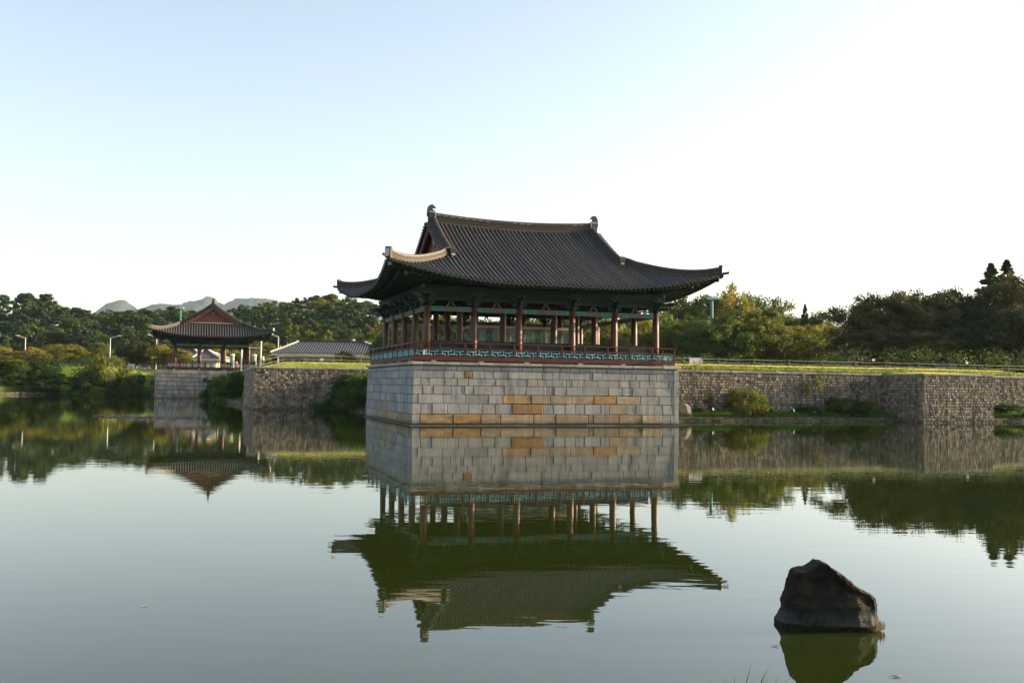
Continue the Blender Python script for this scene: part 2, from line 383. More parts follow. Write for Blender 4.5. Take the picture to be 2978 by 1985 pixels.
def np_mesh(name, v, quads, mats, smooth=False, tone=None):
    me = bpy.data.meshes.new(name)
    n, k = len(v), len(quads); q = quads.shape[1]
    me.vertices.add(n); me.vertices.foreach_set('co', np.ascontiguousarray(v, dtype=np.float32).ravel())
    me.loops.add(k * q); me.loops.foreach_set('vertex_index', np.ascontiguousarray(quads, dtype=np.int32).ravel())
    me.polygons.add(k); me.polygons.foreach_set('loop_start', np.arange(0, k * q, q, dtype=np.int32))
    me.polygons.foreach_set('loop_total', np.full(k, q, dtype=np.int32))
    for mm in mats: me.materials.append(M[mm])
    me.update(calc_edges=True)
    if smooth: me.polygons.foreach_set('use_smooth', [True] * k)
    if tone is not None:
        a = me.attributes.new('tone', 'FLOAT', 'FACE'); a.data.foreach_set('value', tone)
    return me

# ------------------------------------------------------------------ terrain and water
LOW = [(1500, 8.4), (52.3, 8.4), (52.3, 5.9), (45.5, 5.9), (45.5, 8.4), (18.5, 8.4), (18.5, 16.5), (6, 16.5), (2.4, 29.7), (-1.2, 37.6), (-7.5, 37.8),
       (-7.5, 55), (-11.4, 104.0), (-18.6, 104), (-18.8, 122), (-21, 140), (-33, 134.5), (-45, 128.5), (-62, 121), (-80, 113), (-150, 90), (-500, -10), (-500, 2000), (1500, 2000), (1500, 8.4)]
UPP = [(1500, 10.9), (52.0, 10.9), (52.0, 5.9), (45.8, 5.9), (45.8, 10.9), (18.5, 10.9), (18.5, 16.8), (6.6, 16.8), (6.6, 37.9), (-7.2, 37.9),
       (-7.2, 55), (-6.2, 104.2), (-18.4, 104.2), (-18.4, 121), (-18.4, 2000), (1500, 2000)]
def inside(P, x, y):
    r = np.zeros(x.shape, bool); n = len(P)
    for i in range(n):
        x0, y0 = P[i]; x1, y1 = P[(i + 1) % n]
        if y0 == y1: continue
        c = ((y0 > y) != (y1 > y)) & (x < (x1 - x0) * (y - y0) / (y1 - y0) + x0)
        r ^= c
    return r
def dist(P, x, y, skip=()):
    d = np.full(x.shape, 1e9); n = len(P)
    for i in range(n):
        if i in skip: continue
        x0, y0 = P[i]; x1, y1 = P[(i + 1) % n]
        dx, dy = x1 - x0, y1 - y0; L = dx * dx + dy * dy + 1e-9
        t_ = np.clip(((x - x0) * dx + (y - y0) * dy) / L, 0, 1)
        d = np.minimum(d, np.hypot(x - x0 - t_ * dx, y - y0 - t_ * dy))
    return d
def sstep(e0, e1, x):
    t_ = np.clip((x - e0) / (e1 - e0), 0, 1); return t_ * t_ * (3 - 2 * t_)
def wob(a, b):
    return np.sin(a * .31 + 1) * np.cos(b * .27) * .5 + np.sin(a * .11 + b * .17) * .5
def height(a, b):
    a = np.asarray(a, float); b = np.asarray(b, float)
    inl, inu = inside(LOW, a, b), inside(UPP, a, b)
    dl = dist(LOW, a, b); du = dist(UPP, a, b, skip=(12, 13, 14))
    X = CX + a * UX + b * VX; Y = CY + a * UY + b * VY
    plat = 4.1 + .66 * sstep(0, 3.2, du) + .08 * wob(a, b) * sstep(2, 6, du)
    plat = np.where((a > 18) & (b < 60), 4.1 + .12 * sstep(0, 3, du) + .42 * sstep(0, 3.4, b - 10.9) + .07 * wob(a, b) * sstep(2, 6, du), plat)
    plat = plat + .7 * sstep(-5, -30, a) * sstep(118, 135, b)
    nat = (a < -5) & (b > 40)
    h = np.where(inu, plat, np.where(nat, np.minimum(.35 + .34 * dl + .15 * wob(a * 2, b * 2) * sstep(.5, 3, dl), plat), .40 + .13 * dl))
    # wooded hill behind
    hl = np.interp(X, [-400, -215, -185, -150, -120, -92, -70, -55, 0, 60, 120, 300], [24, 23, 17.5, 16.5, 17, 19, 24, 23, 13, 10, 9, 9])
    h = h + hl * sstep(265, 372, Y) * (1 - .0 * X)
    return np.where(inl, h, -1.5)
def axis(parts):
    out = []
    for (s, e, st) in parts: out.append(np.arange(s, e, st))
    return np.unique(np.round(np.concatenate(out), 4))
aa = axis([(-500, -200, 25), (-200, -60, 3), (-60, -24, 1.5), (-24, 60, .5), (60, 130, 1.5), (130, 400, 10), (400, 1600, 100)])
bb = axis([(-60, 4, 16), (4, 60, .5), (60, 100, 1.5), (100, 146, .75), (146, 430, 3.5), (430, 2100, 100)])
A_, B_ = np.meshgrid(aa, bb, indexing='ij'); H_ = height(A_, B_)
vv = np.stack([CX + A_ * UX + B_ * VX, CY + A_ * UY + B_ * VY, H_], -1).reshape(-1, 3)
ni, nj = len(aa), len(bb)
I, J = np.meshgrid(np.arange(ni - 1), np.arange(nj - 1), indexing='ij'); k0 = (I * nj + J).ravel()
qq = np.stack([k0, k0 + nj, k0 + nj + 1, k0 + 1], -1)
hz = H_.ravel(); keep = (hz[qq].max(1) > -1.4); qq = qq[keep]
ground = link('ground', np_mesh('ground', vv, qq, ['ground'], True)); ground['kind'] = 'structure'
def gh(X, Y):
    a, b = AB(X, Y); return float(height(np.array([a]), np.array([b]))[0])
mb = MB(); mb.add([(-1500, -60, 0), (1500, -60, 0), (1500, 2300, 0), (-1500, 2300, 0)], [(0, 1, 2, 3)])
water = mb.build('water', 'water'); water['kind'] = 'structure'
mb = MB(); mb.add([(-1500, -60, -1.45), (1500, -60, -1.45), (1500, 2300, -1.45), (-1500, 2300, -1.45)], [(0, 1, 2, 3)])
pb = mb.build('pond_bed', 'core'); pb['kind'] = 'structure'
# near bank under the camera
mb = MB(); xs = np.linspace(-40, 40, 60); prev = None; vs = []; fs = []
for i, x in enumerate(xs):
    e = 5.15 + .35 * math.sin(x * .7) - .0 * x
    e = min(e, 5.35)
    for (y, z) in ((-30, 1.15), (0, 1.08), (e - 1.2, 1.0), (e - .35, .80), (e + .15, .3), (e + .5, -.6)):
        vs.append((x, y, z + (.03 * math.sin(x * 3.1 + y))))
for i in range(len(xs) - 1):
    for k in range(5): fs.append((i * 6 + k, i * 6 + 6 + k, i * 6 + 7 + k, i * 6 + k + 1))
mb.add(vs, fs); nb = mb.build('near_bank', 'ground', smooth=True); nb['kind'] = 'structure'

# far mountains (real ridges about 1.5 km away)
def mountain(name, Y, prof, depth, seed):
    rr = random.Random(seed); xs = np.linspace(prof[0][0], prof[-1][0], 150); vs, fs = [], []
    px = [xof(p[0], Y) for p in prof]; pz = [p[1] for p in prof]
    for i, x in enumerate(np.linspace(px[0], px[-1], 150)):
        z = np.interp(x, px, pz); z += 5 * math.sin(x * .025 + seed) + 3 * math.sin(x * .07) + 1.5 * math.sin(x * .19 + seed) + rr.uniform(-.8, .8)
        for k, f in enumerate((1.0, .72, .45, .15, 1.0, .0)[:4]):
            vs.append((x + rr.uniform(-6, 6), Y - depth * (1 - f) * (1 + .25 * math.sin(x * .012 + k)), 2 + (z - 2) * f ** 1.1 if k else z))
        vs.append((x, Y + depth * .8, 2))
    for i in range(149):
        for k in range(3): fs.append((i * 5 + k, i * 5 + k + 1, i * 5 + 6 + k, i * 5 + 5 + k))
        fs.append((i * 5 + 4, i * 5, i * 5 + 5, i * 5 + 9))
    m_ = MB(); m_.add(vs, fs); o = m_.build(name, 'mountain', smooth=True); o['kind'] = 'structure'
def zpx(px, py, Y):
    hor = 1121.8 + .013 * (px - 1489); return EYE + (hor - py) / 2868 * Y
def prof(pts, Y): return [(p[0], zpx(p[0], p[1], Y)) for p in pts]
mountain('mountain', 3600, prof([(-300, 930), (100, 960), (250, 925), (290, 898), (320, 878), (345, 872), (370, 876), (400, 893), (440, 885), (470, 880), (500, 892), (560, 884), (620, 893), (650, 895), (720, 890), (770, 892), (850, 895), (920, 880), (955, 866), (975, 880), (1040, 890), (1060, 872), (1080, 884), (1130, 930), (1500, 980)], 3600), 500, 1)
mountain('mountain', 4300, prof([(300, 940), (480, 905), (520, 884), (560, 878), (600, 862), (620, 866), (650, 882), (690, 864), (715, 872), (760, 866), (800, 872), (850, 880), (940, 860), (956, 852), (975, 862), (1000, 885), (1200, 950)], 4300), 600, 5)

# ------------------------------------------------------------------ masonry
def frame_pts(p0, p1):
    d = Vector((p1[0] - p0[0], p1[1] - p0[1])); L = d.length; d /= L; n = Vector((d.y, -d.x)); return d, n, L
def stone(mbx, p0, d, n, s0, s1, z0, z1, proud, batter, ch=.02, gap=.012, depth=.25, e0=0, e1=0):
    """one block with chamfered front, in (a,b,z)"""
    s0 += gap; s1 -= gap; z0 += gap; z1 -= gap
    sm_ = (s0 + s1) / 2
    def P(s, off, z):
        o = off - batter * z; s = s + e0 * z if s < sm_ else s - e1 * z
        return (p0[0] + d.x * s + n.x * o, p0[1] + d.y * s + n.y * o, z)
    vs = [P(s0, -depth, z0), P(s1, -depth, z0), P(s1, -depth, z1), P(s0, -depth, z1),
          P(s0, proud - ch, z0), P(s1, proud - ch, z0), P(s1, proud - ch, z1), P(s0, proud - ch, z1),
          P(s0 + ch * 1.2, proud, z0 + ch), P(s1 - ch * 1.2, proud, z0 + ch), P(s1 - ch * 1.2, proud, z1 - ch), P(s0 + ch * 1.2, proud, z1 - ch)]
    fs = [(8, 9, 10, 11), (4, 5, 9, 8), (5, 6, 10, 9), (6, 7, 11, 10), (7, 4, 8, 11), (0, 1, 5, 4), (1, 2, 6, 5), (2, 3, 7, 6), (3, 0, 4, 7)]
    j = random.Random(int(s0 * 977 + z0 * 1571 + p0[1] * 37)); k_ = ch * .55
    for i in range(8, 12): vs[i] = (vs[i][0] + j.uniform(-k_, k_) * abs(d.x) + n.x * j.uniform(-k_, k_), vs[i][1] + j.uniform(-k_, k_) * abs(d.y) + n.y * j.uniform(-k_, k_), vs[i][2] + j.uniform(-k_, k_))
    mbx.add(vs, fs)
def rubble_face(root, org, p0, p1, z0, z1, mat, ch=.24, ln=(.2, .42), nparts=300, batter=.02, rr=None, c0=True, c1=True):
    d, n, L = frame_pts(p0, p1); rr = rr or random.Random(3)
    st = []; z = z0
    while z < z1 - .05:
        h = min(ch * rr.uniform(.88, 1.12), z1 - z)
        if z1 - z - h < .1: h = z1 - z
        s = -rr.uniform(0, .2)
        while s < L:
            l = rr.uniform(*ln); e = min(s + l, L)
            if L - e < .12: e = L
            st.append((max(s, 0), e, z, z + h, rr.uniform(-.02, .03))); s = e
            if e >= L: break
        z += h
    # those seen largest (the nearest) become parts
    def dcam(q):
        c = G(p0[0] + d.x * (q[0] + q[1]) / 2, p0[1] + d.y * (q[0] + q[1]) / 2, 0); return c.x ** 2 + c.y ** 2 - 220 * (q[1] - q[0]) * (q[3] - q[2]) * 10
    st.sort(key=dcam)
    for q in st[:nparts]:
        m_ = MB(); stone(m_, p0, d, n, *q, batter, .026, .017, e0=batter if c0 and q[0] == 0 else 0, e1=batter if c1 and q[1] == L else 0)
        c = (p0[0] + d.x * q[0], p0[1] + d.y * q[0], q[2])
        m_.build('stone', mat, root, off=c, loc=(c[0] - org[0], c[1] - org[1], c[2] - org[2]))
    rest = st[nparts:]
    if rest:
        m_ = MB(); tone = []
        for q in rest:
            stone(m_, p0, d, n, *q, batter, .026, .017, e0=batter if c0 and q[0] == 0 else 0, e1=batter if c1 and q[1] == L else 0); tone += [rr.random()] * 9
        o = m_.build('stonework', mat, root, off=org, tone=tone); o['kind'] = 'stuff'
def core(root, org, p0, p1, z0, z1, thick, mat='mortar', batter=.02, back=.03):
    d, n, L = frame_pts(p0, p1); m_ = MB(); vs = []
    for z in (z0, z1):
        for (s, o) in ((.12, -back), (L - .12, -back), (L - .12, -thick), (.12, -thick)):
            oo = o - batter * z; vs.append((p0[0] + d.x * s + n.x * oo, p0[1] + d.y * s + n.y * oo, z))
    m_.add(vs, [(0, 3, 2, 1), (4, 5, 6, 7), (0, 1, 5, 4), (1, 2, 6, 5), (2, 3, 7, 6), (3, 0, 4, 7)])
    m_.build('wall_core', mat, root, off=org)
def coping(root, org, p0, p1, z0, z1, mat='cap', ln=(1.0, 1.9), over=.05, thick=.75, batter=.02, name='coping_stone', rr=None, e0=0, e1=0):
    d, n, L = frame_pts(p0, p1); rr = rr or random.Random(5); s = -e0
    while s < L + e1 - .01:
        e = min(s + rr.uniform(*ln), L + e1)
        if L + e1 - e < .4: e = L + e1
        m_ = MB(); stone(m_, p0, d, n, s, e, z0, z1, over + rr.uniform(-.008, .008), batter, .015, .006, thick)
        c = (p0[0] + d.x * s, p0[1] + d.y * s, z0)
        m_.build(name, mat, root, off=c, loc=(c[0] - org[0], c[1] - org[1], c[2] - org[2])); s = e

def wall_thing(name, label, cat, org): return thing(name, label, cat, G(*org), ROT)
# right long wall behind the strip
org = (19.4, 10.3, 0)
t = wall_thing('retaining_wall', 'long brown rubble stone wall running right from the big grey base', 'wall', org)
core(t, org, (19.1, 10.3), (45.7, 10.3), -.5, 4.05, .9)
rubble_face(t, org, (19.1, 10.3), (45.6, 10.3), .25, 4.03, 'masonry', .24, (.20, .38), 300, rr=random.Random(21), c0=False, c1=False)
coping(t, org, (19.4, 10.3), (45.2, 10.3), 4.03, 4.2, rr=random.Random(1))
# bastion
org = (45.2, 5.3, 0)
t = wall_thing('stone_bastion', 'square rubble stone bastion stepping forward into the pond on the right', 'wall', org)
for (p, q, np_) in (((45.2, 5.3), (52.7, 5.3), 230), ((45.2, 10.7), (45.2, 5.3), 70)):
    core(t, org, p, q, -.5, 4.05, .9)
    rubble_face(t, org, p, q, -.1, 4.03, 'masonry', .24, (.20, .40), np_, rr=random.Random(int(q[0])), c0=(np_ == 230))
    coping(t, org, p, q, 4.03, 4.2, rr=random.Random(2))
# far right wall
org = (52.4, 10.3, 0)
t = wall_thing('retaining_wall', 'last stretch of rubble wall past the bastion at the far right', 'wall', org)
core(t, org, (52.4, 10.3), (90, 10.3), -.5, 4.05, .9)
rubble_face(t, org, (52.4, 10.3), (66, 10.3), .25, 4.03, 'masonry', .235, (.22, .42), 120, rr=random.Random(9))
coping(t, org, (52.4, 10.3), (90, 10.3), 4.03, 4.2, rr=random.Random(4))
# left wall
org = (-7.8, 37.4, 0)
t = wall_thing('retaining_wall', 'dark weathered rubble wall corner rising from the pond between the two pavilions', 'wall', org)
for (p, q, np_) in (((-7.8, 37.4), (6.4, 37.4), 220), ((-7.8, 55), (-7.8, 37.4), 80)):
    core(t, org, p, q, -.5, 4.1, .9, batter=.03)
    rubble_face(t, org, p, q, -.1, 4.08, 'masonry', .25, (.22, .44), np_, batter=.03, rr=random.Random(31 + np_))
    coping(t, org, p, q, 4.08, 4.25, batter=.03, rr=random.Random(8))
# wall linking the left wall to the back of the big base
org = (6.0, 37, 0)
t = wall_thing('retaining_wall', 'short rubble wall turning behind the big grey stone base', 'wall', org)
core(t, org, (6.0, 37), (6.0, 17.5), -.5, 4.1, .9); coping(t, org, (6.0, 37), (6.0, 17.5), 4.08, 4.25)
rubble_face(t, org, (6.0, 37), (6.0, 17.5), .4, 4.08, 'masonry', .25, (.3, .5), 0)
# wall behind shrubs beside the small pavilion
org = (-7.2, 55, 0)
t = wall_thing('retaining_wall', 'low coped rubble wall behind the shrubs beside the small pavilion base', 'wall', org)
core(t, org, (-6.0, 103.4), (-7.2, 55.2), .5, 4.15, .7); coping(t, org, (-6.0, 103.4), (-7.2, 55.2), 4.1, 4.3)
rubble_face(t, org, (-6.0, 103.4), (-7.2, 55.2), 1.8, 4.1, 'masonry', .3, (.35, .6), 0)

# low shore curbs
def curb(label, pts, z1, seed):
    org = (*pts[0], 0); t = thing('shore_curb', label, 'kerb', G(*org), ROT); rr = random.Random(seed)
    cnt = 0; m_ = MB(); tone = []
    for i in range(len(pts) - 1):
        d, n, L = frame_pts(pts[i], pts[i + 1])
        for (z0, z2, ln) in ((-.3, z1 * .45, (.35, .8)), (z1 * .45, z1, (.25, .6))):
            s = 0
            while s < L - .01:
                e = min(s + rr.uniform(*ln), L); e = L if L - e < .15 else e
                q = (s, e, z0, z2 + rr.uniform(-.04, .03), rr.uniform(-.04, .05) - (.05 if z0 > 0 else 0))
                if cnt < 240:
                    m1 = MB(); stone(m1, pts[i], d, n, *q, .0, .03, .012, .5)
                    c = (pts[i][0] + d.x * s, pts[i][1] + d.y * s, 0)
                    m1.build('kerb_stone', 'curb', t, off=c, loc=(c[0] - org[0], c[1] - org[1], 0)); cnt += 1
                else:
                    stone(m_, pts[i], d, n, *q, .0, .03, .012, .5); tone += [rr.random()] * 9
                s = e
    if tone: o = m_.build('kerb_stonework', 'curb', t, off=org, tone=tone); o['kind'] = 'stuff'
curb('low stone kerb at the waterline below the long right wall', [(19.5, 8.1), (31, 8.25), (45.1, 8.1)], .30, 1)
curb('low stone kerb at the waterline right of the bastion', [(52.75, 8.2), (75, 8.2)], .30, 2)
curb('low stone kerb below the shrubs left of the big grey base', [(-1.5, 37.2), (1.9, 29.5), (6.0, 16.8)], .55, 3)
curb('low stone kerb curving past shrubs toward the small pavilion base', [(-11.7, 103.4), (-9.5, 79), (-7.9, 55.3)], .45, 4)
curb('low stone kerb along the grassy bank at the far left', [(-82, 112.2), (-62, 120.3), (-45, 127.9), (-33, 133.8), (-21.2, 139.5), (-19.1, 122)], .40, 5)

# ------------------------------------------------------------------ big stone base, front joints as photographed
org = (0, 0, 0)
base = thing('stone_terrace', 'large square base of grey and tan granite blocks standing in the pond', 'stone base', G(0, 0, 0), ROT)
FX = 1.0
def a_of(F):
    r = (F - 1489) / 2868; return (r * 64.4 + 6.49) / (.9505 - .3107 * r)
ZC = [3.94, 3.63, 3.12, 2.63, 2.05, 1.45, .76, .12]
def L5(*v): return [1040 + x / 4.706 for x in v]
def L6(*v): return [1520 + x / 4.706 for x in v]
rows = [
    L5(910, 1222, 1365, 1612, 1965, 2265) + L6(135, 295, 405, 525, 665, 785, 920, 1025, 1165, 1440, 1775, 1990),
    L5(1040, 1190, 1330, 1475, 1578, 1722, 1868, 2075) + L6(275, 420, 520, 645, 968, 1100, 1400, 1560, 1740, 1840, 2025),
    L5(865, 985, 1205, 1375, 1528, 1700, 1903, 2050, 2185, 2335) + L6(210, 330, 545, 610, 685, 830, 1038, 1333, 1480, 1605, 1750, 2010),
    L5(903, 1050, 1175, 1295, 1437, 1475, 1600, 1850, 2018, 2150, 2318) + L6(330, 442, 608, 830, 1022, 1185, 1315, 1375, 1510, 1715, 1835, 2045),
    L5(845, 1175, 1485, 1805, 1998) + L6(128, 390, 670, 985, 1295, 1622, 1878, 2040),
    L5(880, 1035, 1240, 1400, 1530, 1722, 1898, 2125) + L6(295, 438, 595, 735, 862, 955, 1085, 1195, 1440, 1565, 1690, 1808, 1925, 2052),
    L5(870, 1322, 1700, 1968) + L6(160, 465, 912, 980, 1330, 1640, 1915, 2035)]
def colour(ri, F):
    z5 = (F - 1040) * 4.706; z6 = (F - 1520) * 4.706
    if ri == 1 and 1475 < z5 < 1578: return 'granite_orange'
    if ri == 4:
        if z5 > 1998 and z6 < 128: return 'granite_orange'
        if 128 < z6 < 985: return 'granite_tan'
        if 985 < z6 < 1295: return 'granite_orange'
        if 1295 < z6 < 1622: return 'granite_tan'
    if ri == 5:
        if z5 > 2125 and z6 < 295: return 'granite_orange'
        if 1195 < z6 < 1440: return 'granite_tan'
    if ri == 6:
        if z5 > 870 and z5 < 1700: return 'granite_orange'
        if z5 > 1700 and z6 < 1915: return 'granite_tan'
    return 'granite'
AB_ = 19.4; BB = 17.5
rr = random.Random(4)
for ri, row in enumerate(rows):
    ed = [0.0] + [a_of(F) for F in row] + [AB_]
    dF = [1197] + row + [1977]
    for i in range(len(ed) - 1):
        mname = colour(ri, (dF[i] + dF[i + 1]) / 2)
        big = mname != 'granite'
        m_ = MB(); stone(m_, (0, 0), Vector((1, 0)), Vector((0, -1)), ed[i], ed[i + 1], ZC[ri + 1], ZC[ri], rr.uniform(-.010, .014) + (.012 if big else 0), .018, .035 if big else .022, .018 if big else .012, .35, e0=.028 if i == 0 else 0, e1=.010 if i == len(ed) - 2 else 0)
        c = (ed[i], 0, ZC[ri + 1]); m_.build('granite_block', mname, base, off=c, loc=c)
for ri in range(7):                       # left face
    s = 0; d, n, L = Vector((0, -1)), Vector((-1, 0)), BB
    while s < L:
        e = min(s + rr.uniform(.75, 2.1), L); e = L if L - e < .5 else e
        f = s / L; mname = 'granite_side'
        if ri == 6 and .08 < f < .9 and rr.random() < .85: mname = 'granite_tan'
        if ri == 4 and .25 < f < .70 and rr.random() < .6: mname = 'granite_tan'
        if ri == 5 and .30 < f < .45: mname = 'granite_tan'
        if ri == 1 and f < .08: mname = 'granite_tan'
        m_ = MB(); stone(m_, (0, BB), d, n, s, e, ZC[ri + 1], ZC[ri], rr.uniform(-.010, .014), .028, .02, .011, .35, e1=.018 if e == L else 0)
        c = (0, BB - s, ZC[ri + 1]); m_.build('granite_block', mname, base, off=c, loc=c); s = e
for ri in range(7):                       # right face, seen edge-on and from the side
    s = 0
    while s < BB:
        e = min(s + rr.uniform(1.2, 2.6), BB); e = BB if BB - e < .5 else e
        m_ = MB(); stone(m_, (AB_, 0), Vector((0, 1)), Vector((1, 0)), s, e, ZC[ri + 1], ZC[ri], rr.uniform(-.008, .008), .010, .014, .008, .35)
        c = (AB_, s, ZC[ri + 1]); m_.build('granite_block', 'granite', base, off=c, loc=c); s = e
m_ = MB(); vs = []
for z in (-1.0, 4.03):
    for (x, y) in ((.09 + .028 * z, .09 + .018 * z), (AB_ - .05 - .01 * z, .05 + .018 * z), (AB_ - .05 - .01 * z, BB), (.05 + .028 * z, BB)): vs.append((x, y, z))
m_.add(vs, [(0, 3, 2, 1), (4, 5, 6, 7), (0, 1, 5, 4), (1, 2, 6, 5), (2, 3, 7, 6), (3, 0, 4, 7)]); m_.build('wall_core', 'core', base)
# ledge stones at the waterline
for (p, q) in (((-.14, -.14), (AB_ + .1, -.14)), ((-.14, BB), (-.14, -.14))):
    d, n, L = frame_pts(p, q); s = 0
    while s < L:
        e = min(s + rr.uniform(1.5, 3.4), L); e = L if L - e < .5 else e
        m_ = MB(); stone(m_, p, d, n, s, e, -.4, .055 + rr.uniform(-.02, .015), rr.uniform(-.01, .02), 0, .02, .02, .5)
        c = (p[0] + d.x * s, p[1] + d.y * s, 0); m_.build('ledge_stone', 'curb', base, off=c, loc=c); s = e
capF = L5(775, 897, 1220, 1410, 1665, 1875, 2068, 2293) + L6(272, 495, 742, 1000, 1175, 1338, 1512, 1725, 1925)
ed = [-.06] + [a_of(F) for F in capF[1:]] + [AB_ + .12]
for i in range(len(ed) - 1):
    m_ = MB(); stone(m_, (0, 0), Vector((1, 0)), Vector((0, -1)), ed[i], ed[i + 1], 4.0, 4.2, .14, .018, .02, .006, 1.2)
    c = (ed[i], 0, 4.0); m_.build('coping_stone', 'cap', base, off=c, loc=c)
coping(base, (0, 0, 0), (0, BB), (0, .0), 4.0, 4.2, ln=(1.2, 2.2), over=.14, thick=1.1, batter=.028)
coping(base, (0, 0, 0), (AB_, 1.2), (AB_, BB), 4.0, 4.2, ln=(1.2, 2.2), over=.12, thick=1.1, batter=.01)
m_ = MB(); m_.box(1.2, AB_ - 1.2, 1.25, BB - .1, 4.0, 4.17); m_.build('paving', 'cap', base)

# small pavilion's base
org = (-19, 103.6, 0)
sb = thing('stone_terrace', 'smaller stained stone block base under the far small pavilion', 'stone base', G(*org), ROT)
rr = random.Random(12); zz = [-.15, .62, 1.3, 2.0, 2.65, 3.3, 3.95]
for ri in range(6):
    for (p, q) in (((-19, 103.6), (-3.0, 103.6)), ((-19, 121), (-19, 103.6))):
        d, n, L = frame_pts(p, q); s = 0
        while s < L:
            e = min(s + rr.uniform(.6, 1.9), L); e = L if L - e < .35 else e
            m_ = MB(); stone(m_, p, d, n, s, e, zz[ri], zz[ri + 1], rr.uniform(-.03, .03), .02, .04, .03, .3)
            c = (p[0] + d.x * s, p[1] + d.y * s, zz[ri]); m_.build('granite_block', 'small_base', sb, off=c, loc=(c[0] - org[0], c[1] - org[1], c[2])); s = e
m_ = MB(); m_.box(-18.85, -3.1, 103.75, 119, -1, 4.4); m_.build('wall_core', 'core', sb, off=org)
for (p, q) in (((-19, 103.6), (-3.0, 103.6)), ((-19, 121), (-19, 103.6))): coping(sb, org, p, q, 3.95, 4.55, mat='small_base', ln=(.8, 1.6), over=.03, thick=1.0)

